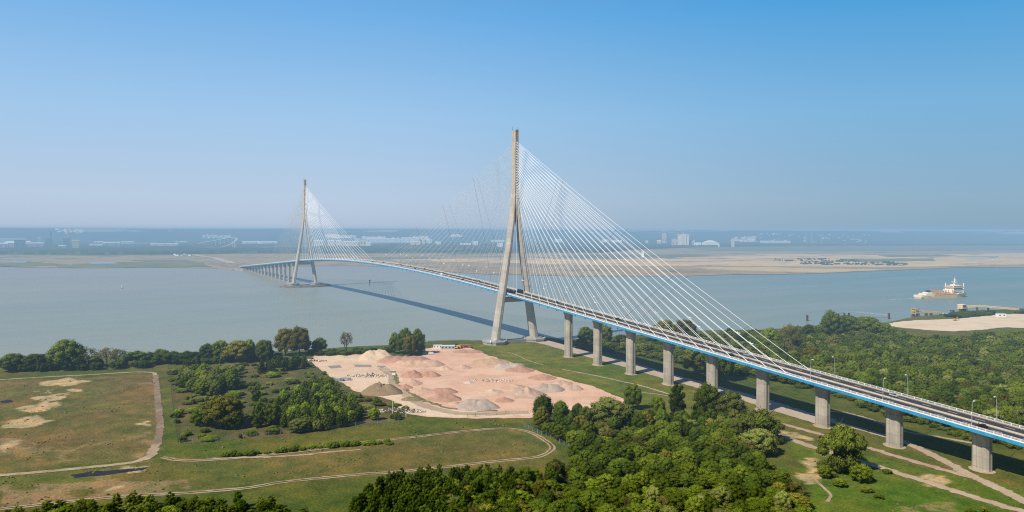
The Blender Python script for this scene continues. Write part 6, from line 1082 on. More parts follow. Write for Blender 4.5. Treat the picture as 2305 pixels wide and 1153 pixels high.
def rubble(x, y, R_, n, lab, mats, seed, flat=.55, hmax=1.6):
    rg = random.Random(seed); mb = MB()
    for _ in range(n):
        a = rg.uniform(0, 6.28); q = R_ * math.sqrt(rg.random()); s_ = rg.uniform(.3, 1.15)
        c_ = (math.cos(a) * q * 1.6, math.sin(a) * q * flat, rg.uniform(0, 1) * hmax * (1 - q / R_) + s_ * .3)
        mb.box(c_, (s_ * rg.uniform(.7, 1.6), s_ * rg.uniform(.6, 1.2), s_ * rg.uniform(.4, .9)), rg.uniform(0, 3), rg.randrange(len(mats)), rg.uniform(.5, 1), rg.uniform(-.6, .6))
    o = mb.build('rubble_pile', mats, None, False, (x, y, GZ), yaw + math.pi / 2); return tag(o, lab, 'rubble pile', None, 'stuff')
M['slab'] = mat_simple('broken_slab', (.66, .62, .56), .2, .5); M['slabtan'] = mat_simple('tan_block', (.52, .42, .28), .25, .5); M['slabdark'] = mat_simple('dark_block', (.12, .11, .10), .3, .5)
rubble(*W['rubble_a'], 11, 170, 'white broken concrete slabs heaped on the pale yard', [M['slab'], M['slab'], M['slabdark'], M['slabtan']], 3, .45, 3.0)
rubble(*W['rubble_b'], 11, 120, 'tan stone blocks spread in the middle of the pink yard', [M['slabtan'], M['slabtan'], M['slab']], 4, .5, 1.0)
rubble(*W['rubble_c'], 12, 160, 'overgrown rubble bank along the lower left edge of the yard', [M['slabtan'], M['slab'], M['slabdark']], 5, .35, 2.4)
rubble(*W['rubble_d'], 9, 90, 'grey rubble strip at the left end of the yard', [M['slabtan'], M['slabdark'], M['slab']], 6, .3, 1.8)

# yard machines, cabins and posts
def digger(name, loc, rz, lab, cat, sc_=1.0):
    e = empty(name, (*loc, GZ + .05), rz, (sc_,) * 3); tag(e, lab, cat)
    for s in (-1, 1): MB().loft([[(-1.9, s * 1.1 + y, .1), (1.9, s * 1.1 + y, .1), (2.2, s * 1.1 + y, .55), (1.8, s * 1.1 + y, .95), (-1.8, s * 1.1 + y, .95), (-2.2, s * 1.1 + y, .55)] for y in (-.3, .3)]).build('track', M['darksteel'], e)
    MB().box((-.4, 0, 1.75), (3.2, 2.5, 1.3), 0, 0, .92).build('body', M['yellow'], e); MB().box((.7, .65, 2.5), (1.4, 1.1, 1.5), 0, 0, .85).build('cab', M['glass'], e)
    bm_ = MB(); bm_.tube((1.0, -.3, 1.9), (3.6, -.3, 4.6), .32, 5); bm_.tube((3.6, -.3, 4.6), (5.8, -.3, 2.6), .26, 5); bm_.build('boom', M['yellow'], e)
    MB().box((5.9, -.3, 1.9), (1.1, 1.2, 1.1), 0, 0, .7).build('bucket', M['darksteel'], e); return e
def loader(name, loc, rz, lab, cat, sc_=1.0):
    e = empty(name, (*loc, GZ + .05), rz, (sc_,) * 3); tag(e, lab, cat)
    MB().box((-1.4, 0, 1.9), (3.6, 2.2, 1.6), 0, 0, .9).box((1.5, 0, 1.5), (2.2, 1.8, .9)).build('body', M['yellow'], e); MB().box((-.1, 0, 3.2), (1.6, 1.7, 1.5), 0, 0, .85).build('cab', M['glass'], e)
    MB().loft([[(4.0, y, .3), (5.1, y, .3), (5.3, y, 1.5), (4.1, y, 1.6)] for y in (-1.5, 1.5)]).build('bucket', M['darksteel'], e)
    ar = MB(); ar.tube((1.5, -.8, 1.9), (4.2, -.8, 1.0), .2, 5); ar.tube((1.5, .8, 1.9), (4.2, .8, 1.0), .2, 5); ar.build('lift_arm', M['yellow'], e)
    for sx in (-1.8, 1.7):
        for sy in (-1, 1): MB().tube((sx, sy * 1.25 - .3, .85), (sx, sy * 1.25 + .3, .85), .85, 12).build('wheel', M['tyre'], e)
    return e
digger('excavator', W['excavator'], yaw + 2.0, 'yellow excavator working beside the brown soil heap', 'excavator', 1.15)
loader('wheel_loader', W['loader'], yaw + 1.6, 'yellow wheel loader parked by the quay right of the white cabins', 'wheel loader', 1.3)
digger('excavator', W['yard_digger'], yaw - 1.2, 'small red orange excavator on the sand beach at right', 'excavator', 1.0)
def cabin(name, loc, L_, w_, h, mat, rz, lab, cat, roofm=None, nwin=3):
    e = empty(name, (*loc, GZ), rz); tag(e, lab, cat)
    MB().box((0, 0, h / 2), (L_, w_, h)).build('wall', mat, e); MB().box((0, 0, h + .12), (L_ + .3, w_ + .3, .24)).build('roof', roofm or M['white'], e)
    for k in range(nwin): MB().box((-L_ / 2 + (k + .5) * L_ / nwin, -w_ / 2 - .03, h * .55), (L_ / nwin * .4, .06, h * .35)).build('window', M['glass'], e)
    return e
rzr = yaw - math.pi / 2
cabin('site_cabin', W['cabin_a'], 8, 3, 2.9, M['white'], rzr + .1, 'low white site cabin left of the long one by the quay', 'cabin')
cabin('site_cabin', W['cabin_b'], 13, 4, 3.4, M['galv'], rzr + .1, 'long pale grey site building by the quay', 'cabin', M['white'], 4)
cabin('storage_shed', W['shed_red'], 9, 4, 2.8, M['redshed'], rzr + .2, 'red brown shed right of the wheel loader by the quay', 'shed', M['redshed'], 1)
cabin('white_hut', W['white_hut'], 11, 5, 3.6, M['white'], rzr, 'white hut on the sand beach at right', 'hut', None, 2)
e = box_vehicle('parked_lorry', 'grey lorry with open load bed beside the young trees, rear one', 'lorry', None, (*W['trucks'], GZ), rzr + .2, 5.5, 2.4, 2.2, M['galv'])
e = box_vehicle('parked_lorry', 'grey lorry parked at the tip of the young trees, front one', 'lorry', None, (*W['truck_b'], GZ), rzr + .1, 5.5, 2.4, 2.2, M['galv'])
e = empty('white_van', (*W['van'], GZ), rzr + .4); tag(e, 'white van in the shadow of the tree clump', 'van'); MB().box((0, 0, 1.25), (4.2, 1.9, 1.7), 0, 0, .92).build('body', PAINT['van'], e); MB().box((2.3, 0, .95), (1.0, 1.8, 1.0), 0, 0, .8).build('bonnet', PAINT['van'], e); wheels(e, 5, 1.9)
def pole(name, loc, h, r_, mat, lab, cat, head=None):
    e = empty(name, (*loc, GZ)); tag(e, lab, cat); MB().tube((0, 0, -.2), (0, 0, h), r_, 7, 0, r_ * .6).build('post', mat, e)
    if head: MB().box((0, 0, h - .3), head, yaw + 1.57).build('head', mat, e)
pole('utility_pole', W['pole_a'], 11.5, .17, M['white'], 'white pole below the rubble bank, the left of two', 'pole')
pole('utility_pole', W['pole_b'], 13, .17, M['white'], 'white pole below the rubble bank, the right of two', 'pole')
pole('dark_mast', W['mast_dark'], 15, .2, M['darksteel'], 'dark mast with a small box beside the tree clump', 'mast', (.8, .9, 1.4))
e = empty('white_sign', (*W['sign'], GZ), rzr); tag(e, 'blank white sign board on posts beside the yard road', 'sign'); MB().box((0, 0, 3.2), (2.6, .12, 1.9)).build('board', M['white'], e)
for s in (-1, 1): MB().tube((s * .9, .1, 0), (s * .9, .1, 2.6), .08, 5).build('leg', M['darksteel'], e)

# fences
def fence(key, lab, h, sp, post_mat, mesh_mat, pr=.06, step=1):
    P = smooth_path(W[key], 2.0); e = empty('mesh_fence', (P[0].x, P[0].y, GZ)); o_ = Vector((P[0].x, P[0].y, 0)); tag(e, lab, 'fence')
    acc = sp; wires = MB()
    for a, b in zip(P, P[1:]):
        acc += (b - a).length
        if acc >= sp: acc = 0; q = a - o_; MB().tube((q.x, q.y, -.1), (q.x, q.y, h), pr, 5).build('fence_post', post_mat, e)
        for k in range(6): wires.tube((a - o_) + Vector((0, 0, h * (k + .6) / 6)), (b - o_) + Vector((0, 0, h * (k + .6) / 6)), .022, 3)
    wires.build('wire_mesh', mesh_mat, e)
fence('fence_mesh', 'green mesh fence running beside the paved strip', 2.6, 3.0, M['greenpost'], M['greenpost'], .09)
fence('fence_scrub', 'wire fence with pale posts along the lower edge of the scrub', 2.0, 4.5, M['galv'], M['galv'], .08)
fence('fence_yard', 'dark post fence at the front edge of the gravel yard', 2.2, 4.5, M['darksteel'], M['darksteel'], .08)
fence('fence_wood', 'wire fence curving past the loop track to the wood', 2.2, 3.5, M['galv'], M['galv'], .08)

# ------------------------------------------------------------------ trees
LEAF = dict(round=((.070, .100, .018), (.120, .150, .028)), dark=((.045, .072, .014), (.078, .108, .020)), poplar=((.078, .125, .018), (.130, .175, .028)), young=((.105, .145, .030), (.155, .185, .042)),
            olive=((.120, .122, .032), (.155, .140, .040)), gold=((.19, .155, .032), (.20, .145, .04)), gold_b=((.15, .125, .045), (.165, .13, .055)), grey=((.125, .145, .060), (.165, .180, .085)), bright=((.120, .175, .022), (.150, .195, .030)),
            airy=((.135, .120, .060), (.17, .14, .08)), bare=((.15, .12, .075), (.17, .14, .09)), birch=((.055, .088, .022), (.085, .120, .028)), willow=((.105, .135, .038), (.140, .165, .050)), bush=((.085, .120, .026), (.145, .165, .042)))
LEAF = {k: (tuple(v * 1.4 for v in a_), tuple(v * 1.4 for v in b_)) for k, (a_, b_) in LEAF.items()}
LEAF['young'] = ((.125, .165, .034), (.175, .205, .045)); LEAF['poplar'] = ((.050, .085, .014), (.095, .135, .022)); LEAF['gold'] = ((.125, .118, .030), (.150, .128, .034)); LEAF['gold_b'] = ((.105, .105, .036), (.125, .112, .04))
LEAF = {k: tuple((c_[0] * 1.34, c_[1] * 1.33, c_[2] * .66) for c_ in v) for k, v in LEAF.items()}
LM = {k: mat_leaf('leaves_' + k, *v) for k, v in LEAF.items()}
ico = bmesh.new(); bmesh.ops.create_icosphere(ico, subdivisions=1, radius=1.0)
ICO_V = np.array([v.co[:] for v in ico.verts]); ICO_F = np.array([[v.index for v in f.verts] for f in ico.faces]); ico.free()

def crown_blobs(kind, rg):
    """clump centres and radii in a unit tree: width 1, height 1"""
    B = []
    if kind in ('poplar', 'young'):
        for q in range(rg.integers(2, 4)):
            ox, oy = rg.uniform(-.17, .17, 2); top = rg.uniform(.74, 1.0) if q else 1.0; R0 = rg.uniform(.24, .32)
            for j in range(15):
                t = (j + .5) / 15; w = R0 * math.sqrt(max(.03, 1 - ((t - .42) / .62) ** 2)); z = .06 + (top - .14) * t
                a = 2.4 * j + rg.uniform(-.4, .4); B.append((ox + math.cos(a) * w * .62, oy + math.sin(a) * w * .62, z, rg.uniform(.10, .16) * (1.15 - .5 * t), rg.uniform(.06, .10)))
    elif kind in ('willow',):
        for k in range(7):
            a = rg.uniform(0, 6.28); q = .30 * math.sqrt(rg.uniform(0, 1)); cx_, cy_ = q * math.cos(a), q * math.sin(a); top = rg.uniform(.72, .95) - q * .5
            for j in range(15):
                b = rg.uniform(0, 6.28); rr = .17 * math.sqrt(rg.uniform(.2, 1)); z = top - .05 - abs(rr) * 1.2 - rg.uniform(0, .75) * (j % 2)
                B.append((cx_ + rr * math.cos(b), cy_ + rr * math.sin(b), max(.08, z), rg.uniform(.09, .13), rg.uniform(.07, .10)))
    elif kind in ('low', 'bush'):
        for k in range(26):
            a = rg.uniform(0, 6.28); q = .40 * math.sqrt(rg.uniform(0, 1)); top = (.82 + rg.uniform(-.15, .12)) * math.sqrt(max(0, 1 - (q / .52) ** 2))
            B.append((q * math.cos(a), q * math.sin(a), max(.1, top - .1), rg.uniform(.10, .15), rg.uniform(.13, .2)))
            if k % 2: B.append((q * math.cos(a) * 1.1, q * math.sin(a) * 1.1, max(.1, top * .45), .13, .2))
    elif kind in ('bare', 'airy'):
        for k in range(30):
            a = rg.uniform(0, 6.28); ph = math.asin(rg.uniform(-.6, 1)); R_ = rg.uniform(.55, 1.0)
            B.append((.40 * R_ * math.cos(a) * math.cos(ph), .40 * R_ * math.sin(a) * math.cos(ph), .58 + .36 * R_ * math.sin(ph), .10, .10))
    else:
        z0, ax, az_ = (.50, .38, .47) if kind != 'birch' else (.58, .32, .40)
        lean = rg.uniform(-.05, .05, 2)
        for k in range(34):
            a = 2.399963 * k + rg.uniform(-.3, .3); sp = 1 - 1.55 * (k + .5) / 34; R_ = rg.uniform(.80, 1.06); ph = math.asin(max(-1, min(1, sp)))
            B.append((ax * R_ * math.cos(a) * math.cos(ph) + lean[0], ax * R_ * math.sin(a) * math.cos(ph) + lean[1], z0 + az_ * R_ * math.sin(ph) - .02, rg.uniform(.12, .19), rg.uniform(.10, .15)))
        for k in range(6): B.append((*rg.uniform(-.15, .15, 2), z0 + rg.uniform(-.2, .2), .2, .17))
    return B

def crown_mesh(name, kind, seed, per=34, leaf=.052, mat=None, core=True):
    rg = np.random.default_rng(seed); B = crown_blobs(kind, rg)
    if kind in ('bare', 'airy'): core = False; leaf *= .85
    V, F4, F3, S4, S3 = [], [], [], [], []
    off = 0
    for (x, y, z, rh, rv) in B:
        tone = rg.uniform(.72, 1.22)
        n = max(6, int(per * (rh / .13)))
        dv = rg.normal(size=(n, 3)); dv[:, 2] = dv[:, 2] * .9 + .25; dv /= np.linalg.norm(dv, axis=1)[:, None]
        c = np.array([x, y, z]) + dv * np.array([rh, rh, rv]) * rg.uniform(.76, 1.12, (n, 1))
        nn = dv + rg.normal(size=(n, 3)) * .36; nn /= np.linalg.norm(nn, axis=1)[:, None]
        t1 = np.cross(nn, rg.normal(size=(n, 3))); t1 /= np.linalg.norm(t1, axis=1)[:, None]; t2 = np.cross(nn, t1)
        s_ = leaf * rg.uniform(.5, 1.15, (n, 1)); t1 = t1 * s_ * .62; t2 = t2 * s_ * .42
        q = np.stack([c - t1 - t2 * .5, c + t1 * .2 - t2, c + t1 + t2 * .4, c - t1 * .1 + t2], 1).reshape(-1, 3)
        V.append(q); F4.append(np.arange(n * 4).reshape(n, 4) + off); off += n * 4
        # shade painted into the leaves: darker low in the crown, lighter at the top
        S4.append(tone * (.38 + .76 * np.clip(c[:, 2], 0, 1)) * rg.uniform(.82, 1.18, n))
    nq = sum(len(f) for f in F4)
    if core:
        for (x, y, z, rh, rv) in B:
            v = ICO_V * np.array([rh, rh, rv]) * .80 + np.array([x, y, z]); V.append(v); F3.append(ICO_F + off); off += len(v); S3.append(np.full(len(ICO_F), .34 + .5 * z))  # cores coloured darker so the gaps between leaf clumps look shaded
    V = np.concatenate(V); V[:, 2] = np.maximum(V[:, 2], .01); F4 = np.concatenate(F4)
    me = bpy.data.meshes.new(name); me.vertices.add(len(V)); me.vertices.foreach_set('co', V.astype(np.float32).ravel())
    F3_ = np.concatenate(F3) if F3 else np.zeros((0, 3), int)
    li = np.concatenate([F4.ravel(), F3_.ravel()]).astype(np.int32)
    ls = np.concatenate([np.arange(len(F4)) * 4, len(F4) * 4 + np.arange(len(F3_)) * 3]).astype(np.int32)
    me.loops.add(len(li)); me.loops.foreach_set('vertex_index', li); me.polygons.add(len(ls)); me.polygons.foreach_set('loop_start', ls)
    try: me.polygons.foreach_set('loop_total', np.concatenate([np.full(len(F4), 4), np.full(len(F3_), 3)]).astype(np.int32))
    except Exception: pass
    me.update(calc_edges=True)
    a = me.attributes.new('shade', 'FLOAT', 'FACE'); a.data.foreach_set('value', np.concatenate(S4 + S3).astype(np.float32))
    me.materials.append(mat or LM[kind]); return me

def trunk_mesh(kind, seed):
    rg = random.Random(seed); mb = MB(); th = .030 if kind != 'birch' else .022; n_ = 1
    stems = [(0, 0)] if kind not in ('birch', 'bare', 'willow') else [(0, 0), (.10, .05), (-.08, .07)]
    for (sx, sy) in stems:
        top = Vector((sx * 1.8, sy * 1.8, .62)); p = Vector((sx, sy, -.02)); m1 = p.lerp(top, .45) + Vector((rg.uniform(-.02, .02), rg.uniform(-.02, .02), 0))
        mb.tube(p, m1, th, 6, 0, th * .75); mb.tube(m1, top, th * .75, 6, 0, th * .3)
        for k in range(7 if kind in ('bare', 'airy') else 4):
            b = m1.lerp(top, rg.uniform(0, .9)); a = rg.uniform(0, 6.28); e_ = b + Vector((math.cos(a) * .25, math.sin(a) * .25, rg.uniform(.12, .30)))
            mb.tube(b, e_, th * .42, 5, 0, th * .12)
            if kind in ('bare', 'airy'):
                for _ in range(3): mb.tube(b.lerp(e_, rg.uniform(.3, .9)), e_ + Vector((rg.uniform(-.12, .12), rg.uniform(-.12, .12), rg.uniform(.02, .16))), th * .2, 4, 0, th * .05)
    return mb.mesh('trunk', M['birchbark'] if kind == 'birch' else M['bark'], True)

NV = dict(round=5, dark=3, poplar=4, young=4, birch=3, willow=3, bush=4, grey=3, olive=2, gold=2, gold_b=1, bright=2, airy=3, bare=2, low=2)
CM, TM = {}, {}
for kind, n in NV.items():
    shape = {'dark': 'round'}.get(kind, kind)
    for k in range(n):
        sd = sum(map(ord, kind)) * 31 + k
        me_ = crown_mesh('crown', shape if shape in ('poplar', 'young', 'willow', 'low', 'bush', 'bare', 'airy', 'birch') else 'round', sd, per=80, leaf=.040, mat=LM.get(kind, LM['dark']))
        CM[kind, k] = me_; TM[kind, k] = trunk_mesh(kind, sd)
NAME = dict(round='broadleaf_tree', dark='leafy_tree', poplar='poplar_tree', young='young_tree', birch='birch_tree', willow='willow_tree', bush='bush', grey='willow_tree', olive='broadleaf_tree', gold='broadleaf_tree', gold_b='broadleaf_tree', bright='bush', airy='budding_tree', bare='budding_tree', low='hedge_tree')
CAT = dict(broadleaf_tree='tree', leafy_tree='leafy tree', shrub='shrub', poplar_tree='poplar', young_tree='young tree', birch_tree='birch', willow_tree='willow', bush='bush', budding_tree='budding tree', hedge_tree='hedge tree')
taken = []
def tree(kind, x, y, h, w_, lab, grp=None, name=None, k=None):
    k = rng.randrange(NV[kind]) if k is None else k; nm = name or NAME[kind]
    e = empty(nm, (x, y, GZ - .1), rng.uniform(0, 6.28), (w_, w_ * rng.uniform(.9, 1.1), h)); tag(e, lab, CAT[nm], grp)
    obj('crown', CM[kind, k], e)
    if nm not in ('bush', 'shrub'): obj('trunk', TM[kind, k], e)
    taken.append((x, y, w_ * .5)); return e
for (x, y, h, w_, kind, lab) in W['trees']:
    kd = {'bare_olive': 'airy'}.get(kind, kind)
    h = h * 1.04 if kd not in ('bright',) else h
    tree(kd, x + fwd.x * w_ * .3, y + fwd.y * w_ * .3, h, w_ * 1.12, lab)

def scatter(poly, sp, seed, jit=.42):
    rg = random.Random(seed); xs2 = [p[0] for p in poly]; ys2 = [p[1] for p in poly]; out = []
    y = min(ys2); row = 0
    cand = []
    while y < max(ys2):
        x = min(xs2) + (row % 2) * sp / 2
        while x < max(xs2):
            cand.append((x + rg.uniform(-jit, jit) * sp, y + rg.uniform(-jit, jit) * sp)); x += sp
        y += sp * .87; row += 1
    c = np.array(cand); ok = inside(c[:, 0], c[:, 1], poly); c = c[ok]
    return [tuple(p) for p in c]
def free(x, y, m=1.0):
    return all((x - a) ** 2 + (y - b) ** 2 > (r_ * m) ** 2 for a, b, r_ in taken[:len(W['trees'])])
def camd(x, y): return math.hypot(x - cx, y - cy)
SIZEW = lambda h: 'tall' if h > 13 else ('middling' if h > 9.5 else 'low')

# wood in front, below the bridge
pts = [p for p in scatter(W['wood_front'], 6.6, 3) if free(*p, .85) and in_view(p[0], p[1], GZ + 9)]
pts.sort(key=lambda p: camd(*p))
rgw = random.Random(17)
LW = dict(round=('dark green round crowned tree in the wood below the bridge', 'round green trees of the wood below the bridge'), dark=('deep green tree in the wood below the bridge', 'deep green trees of the wood below the bridge'), grey=('pale grey green willow in the wood below the bridge', 'pale willows of the wood below the bridge'),
          birch=('slim birch with white stems in the wood below the bridge', 'birches of the wood below the bridge'), olive=('olive green tree in the wood below the bridge', 'olive trees of the wood below the bridge'), bush=('bright green bush in the wood below the bridge', 'bushes of the wood below the bridge'), airy=('thin brownish budding tree in the wood below the bridge', 'budding trees of the wood below the bridge'),
          bright=('fresh light green bush in the wood below the bridge', 'light green bushes of the wood below the bridge'), willow=('drooping willow in the wood below the bridge', 'drooping willows of the wood below the bridge'))
cnt = {}
for (x, y) in pts:
    zone = noise.noise(Vector((x * .022, y * .022, 5))); q = rgw.random()
    upper = camd(x, y) > 410
    if upper: kind = 'round' if q < .30 else 'dark' if q < .48 else 'grey' if q < .62 else 'birch' if q < .76 else 'olive' if q < .86 else 'bush'
    elif zone > .12: kind = 'bush' if q < .42 else 'grey' if q < .56 else 'bright' if q < .74 else 'round' if q < .92 else 'airy'
    elif zone > -.15: kind = 'round' if q < .30 else 'bush' if q < .55 else 'bright' if q < .68 else 'olive' if q < .80 else 'dark' if q < .92 else 'airy'
    else: kind = 'dark' if q < .35 else 'round' if q < .60 else 'bush' if q < .85 else 'birch'
    h = {'bush': 4.2, 'bright': 4.6, 'airy': 8}.get(kind, 10.5 if upper else 7.6) * rgw.uniform(.68, 1.18)
    w_ = {'bush': 8.0, 'bright': 7.6}.get(kind, 8.6 if upper else 8.2) * rgw.uniform(.8, 1.3)
    lab, grp = LW[kind]; tree(kind, x, y, h, w_, lab, grp); cnt[kind] = cnt.get(kind, 0) + 1
# dense dark young poplars at the bottom edge
for (x, y) in [p for p in scatter(W['wood_dark'], 4.4, 5) if in_view(*p, GZ + 9)]:
    tree('poplar', x, y, rgw.uniform(6.4, 10.2), rgw.uniform(5.0, 7.2), 'pointed dark green poplar in the dense stand at the bottom middle', 'poplars of the dense stand at the bottom middle')
for (x, y) in [p for p in scatter(W['wood_left_front'], 5.2, 6) if in_view(*p, GZ + 7)]:
    q = rgw.random(); kd = 'poplar' if q < .35 else 'young' if q < .7 else 'bright' if q < .85 else 'bush'
    lab, grp = {'poplar': ('green poplar along the bottom left edge', 'poplars along the bottom left edge'), 'young': ('light green young tree along the bottom left edge', 'young trees along the bottom left edge'), 'bright': ('fresh green bush along the bottom left edge', 'fresh bushes at the bottom left'), 'bush': ('low dull bush along the bottom left edge', 'low bushes at the bottom left')}[kd]
    f_ = .55 if kd in ('bush', 'bright') else 1
    tree(kd, x, y, rgw.uniform(4.0, 7.8) * f_, rgw.uniform(5.5, 8.5), lab, grp)
# young clump inside the scrub
for (x, y) in scatter(W['poplar_clump'], 5.3, 7, .36):
    tree(rgw.choice(('young', 'young', 'young', 'young', 'poplar', 'bright')), x, y, rgw.uniform(6.2, 10.2), rgw.uniform(5.6, 8.2), 'slender light green young tree in the dense clump left of the gravel yard', 'young trees of the clump left of the gravel yard', 'young_tree')
for (x, y) in scatter(W['thicket_upper'], 8.0, 8): tree('grey' if rgw.random() < .5 else 'round', x, y, rgw.uniform(8, 12), rgw.uniform(8, 11), 'grey green tree in the thicket right of the green mesh fence', 'trees of the thicket by the mesh fence', 'broadleaf_tree')
for (x, y) in scatter(W['row_upper'], 6.0, 9): tree('poplar', x, y, rgw.uniform(8, 12), rgw.uniform(5, 6.5), 'pointed poplar in the short row above the young clump', 'poplars of the short row above the clump')
for (x, y) in scatter(W['bank_hedge'], 8.5, 10):
    if free(x, y, .7): tree('low', x, y, rgw.uniform(5, 8.0), rgw.uniform(9, 14), 'dense low hedge tree on the left riverbank', 'hedge trees on the left riverbank')
for (x, y) in scatter(W['bank_hedge_b'], 6.5, 11):
    if free(x, y, .6): tree('low', x, y, rgw.uniform(3.5, 5.5), rgw.uniform(7, 11), 'low dark hedge tree on the bank behind the gravel yard', 'hedge trees behind the gravel yard')
for (x, y) in scatter(W['scrub'], 9.5, 12, .6):
    if free(x, y, 1.0) and not pip(x, y, W['poplar_clump']) and noise.noise(Vector((x * .05, y * .05, 4))) > -.12: tree(rgw.choice(('bush', 'bush', 'grey', 'bright')), x, y, rgw.uniform(1.2, 4.2), rgw.choice((3.5, 5, 7, 10)) * rgw.uniform(.8, 1.25), 'low bush scattered in the fenced scrub', 'bushes in the fenced scrub', 'shrub')
for key, n in (('hedge_line', 5.0), ('hedge_line_b', 7.0)):
    for p in smooth_path(W[key], n * .55): tree('bright', p.x + rgw.uniform(-1, 1), p.y + rgw.uniform(-1.5, 1.5), rgw.uniform(1.0, 2.9), rgw.uniform(3, 7), 'low bright green bush in the line across the lower meadow', 'bushes in the line across the meadow', 'shrub')
for (x, y) in scatter(W['slope_scrub'], 7.5, 13): tree('bush', x, y, rgw.uniform(2, 4), rgw.uniform(6, 9), 'low bush on the slope beyond the bridge shadow', 'bushes beyond the bridge shadow', 'shrub')
for (x, y) in scatter(W['grass_br'], 15, 14):
    if free(x, y, 1.0) and in_view(x, y, GZ + 2) and rgw.random() < .42 and y < -40: tree('bush', x, y, rgw.uniform(1.4, 3.2), rgw.uniform(3.5, 6.5), 'small bush standing in the grass at the bottom right', 'bushes in the grass at the bottom right')

for key in ('beach_bushes', 'beach_bushes_b'):
    for (x, y) in scatter(W[key], 7.0, 15): tree('low', x, y, rgw.uniform(3.5, 6), rgw.uniform(8, 12), 'dark bush between the sand beach and the yellow jetties', 'bushes between the beach and the jetties', 'shrub')

# the wood beyond the bridge: the nearest stand as single trees, the rest reads as one mass
def scatter_right():
    c = scatter(W['right_bank_wood'], 8.6, 21); out = []
    for (x, y) in c:
        if y < 22 and x < 420: continue
        if not free(x, y, .6) or not in_view(x, y, GZ + 8, 700): continue
        core_ = pip(x, y, W['right_wood_core']); scrub = pip(x, y, W['bank_scrub'])
        # the glade behind the second and third piers stays open
        if 90 < x < 175 and y < 62 and noise.noise(Vector((x * .05, y * .05, 2))) < .25: continue
        out.append((x, y, core_, scrub))
    return out
RT = scatter_right(); RT.sort(key=lambda p: (not in_view(p[0], p[1], GZ + 8, 10), camd(p[0], p[1])))
print('R', len(RT)) if 0 else None # print('right wood trees', len(RT), 'front', len(pts), cnt)
N_IND = 235
LR = dict(round=('round green tree in the wood beyond the bridge, in its nearest stand', 'round trees nearest the bridge in the right hand wood'), dark=('deep green tree in the wood beyond the bridge, in its nearest stand', 'deep green trees nearest the bridge in the right hand wood'), birch=('slim pale stemmed birch in the wood beyond the bridge', 'birches nearest the bridge in the right hand wood'),
          grey=('grey green willow in the wood beyond the bridge', 'willows nearest the bridge in the right hand wood'), airy=('brownish budding tree in the wood beyond the bridge', 'budding trees nearest the bridge in the right hand wood'), bush=('low bush at the edge of the wood beyond the bridge', 'bushes nearest the bridge in the right hand wood'), olive=('olive green tree in the wood beyond the bridge', 'olive trees nearest the bridge in the right hand wood'))
def right_pick(x, y, core_, scrub, rg):
    q = rg.random(); zone = noise.noise(Vector((x * .015, y * .015, 9)))
    near = camd(x, y) < 420
    if scrub: kind = 'bush' if q < .55 else 'round' if q < .8 else 'grey'
    elif not core_: kind = 'bush' if q < .5 else 'round' if q < .75 else 'dark'
    elif zone > .30: kind = 'airy' if q < .4 else 'birch' if q < .7 else 'round'
    else: kind = 'round' if q < .52 else 'dark' if q < .78 else 'grey' if q < .86 else 'birch' if q < .96 else 'olive' if q < .99 else 'airy'
    h = (3.6 if kind == 'bush' else (10.5 if core_ else 7.5)) * rg.uniform(.70, 1.18) * (1 + .38 * noise.noise(Vector((x * .022, y * .022, 31))))
    if scrub: h *= .8
    return kind, h, (9.6 if kind != 'airy' else 7) * rg.uniform(.7, 1.4)
rgr = random.Random(23)
for (x, y, c_, sc_) in RT[:N_IND]:
    kind, h, w_ = right_pick(x, y, c_, sc_, rgr); lab, grp = LR[kind]; tree(kind, x, y, h, w_, lab, grp)
# mass: simple crowns merged into one mesh
LV = {}
def lod(kind, k):
    if (kind, k) not in LV:
        me_ = crown_mesh('lod', {'dark': 'round', 'grey': 'round', 'olive': 'round'}.get(kind, kind), 900 + k + len(kind), per=21, leaf=.064, mat=LM.get(kind, LM['dark']))
        v = np.empty(len(me_.vertices) * 3, np.float32); me_.vertices.foreach_get('co', v); v = v.reshape(-1, 3)
        sh = np.empty(len(me_.polygons), np.float32); me_.attributes['shade'].data.foreach_get('value', sh)
        nq = sum(1 for p in me_.polygons if p.loop_total == 4); li = np.empty(len(me_.loops), np.int32); me_.loops.foreach_get('vertex_index', li)
        q = li[:nq * 4].reshape(-1, 4); t3 = li[nq * 4:].reshape(-1, 3); t4 = np.concatenate([t3, t3[:, 2:3]], 1)
        bpy.data.meshes.remove(me_); LV[kind, k] = (v, q, t3, sh, nq)
    return LV[kind, k]
groups = {}
for (x, y, c_, sc_) in RT[N_IND:]:
    kind, h, w_ = right_pick(x, y, c_, sc_, rgr)
    if 300 < y < 560 and x < 120 and kind == 'bush': kind = 'round'; h *= 2
    groups.setdefault('m', []).append((kind, x, y, h, w_))
Vs, Qs, Ts, S4_, S3_, mq, mt_, off = [], [], [], [], [], [], [], 0
kinds = ['round', 'dark', 'birch', 'grey', 'airy', 'bush', 'olive']
for (kind, x, y, h, w_) in groups.get('m', []):
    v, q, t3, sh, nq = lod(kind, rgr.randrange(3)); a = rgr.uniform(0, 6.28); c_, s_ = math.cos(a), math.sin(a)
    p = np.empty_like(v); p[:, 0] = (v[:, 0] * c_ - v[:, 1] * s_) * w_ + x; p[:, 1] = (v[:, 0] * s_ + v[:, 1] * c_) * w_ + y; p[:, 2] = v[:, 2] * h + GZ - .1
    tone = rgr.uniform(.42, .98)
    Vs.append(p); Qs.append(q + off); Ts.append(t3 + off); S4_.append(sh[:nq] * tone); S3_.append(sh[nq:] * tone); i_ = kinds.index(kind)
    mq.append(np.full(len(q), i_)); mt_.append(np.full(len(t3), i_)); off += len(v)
V = np.concatenate(Vs); Q = np.concatenate(Qs); T3 = np.concatenate(Ts)
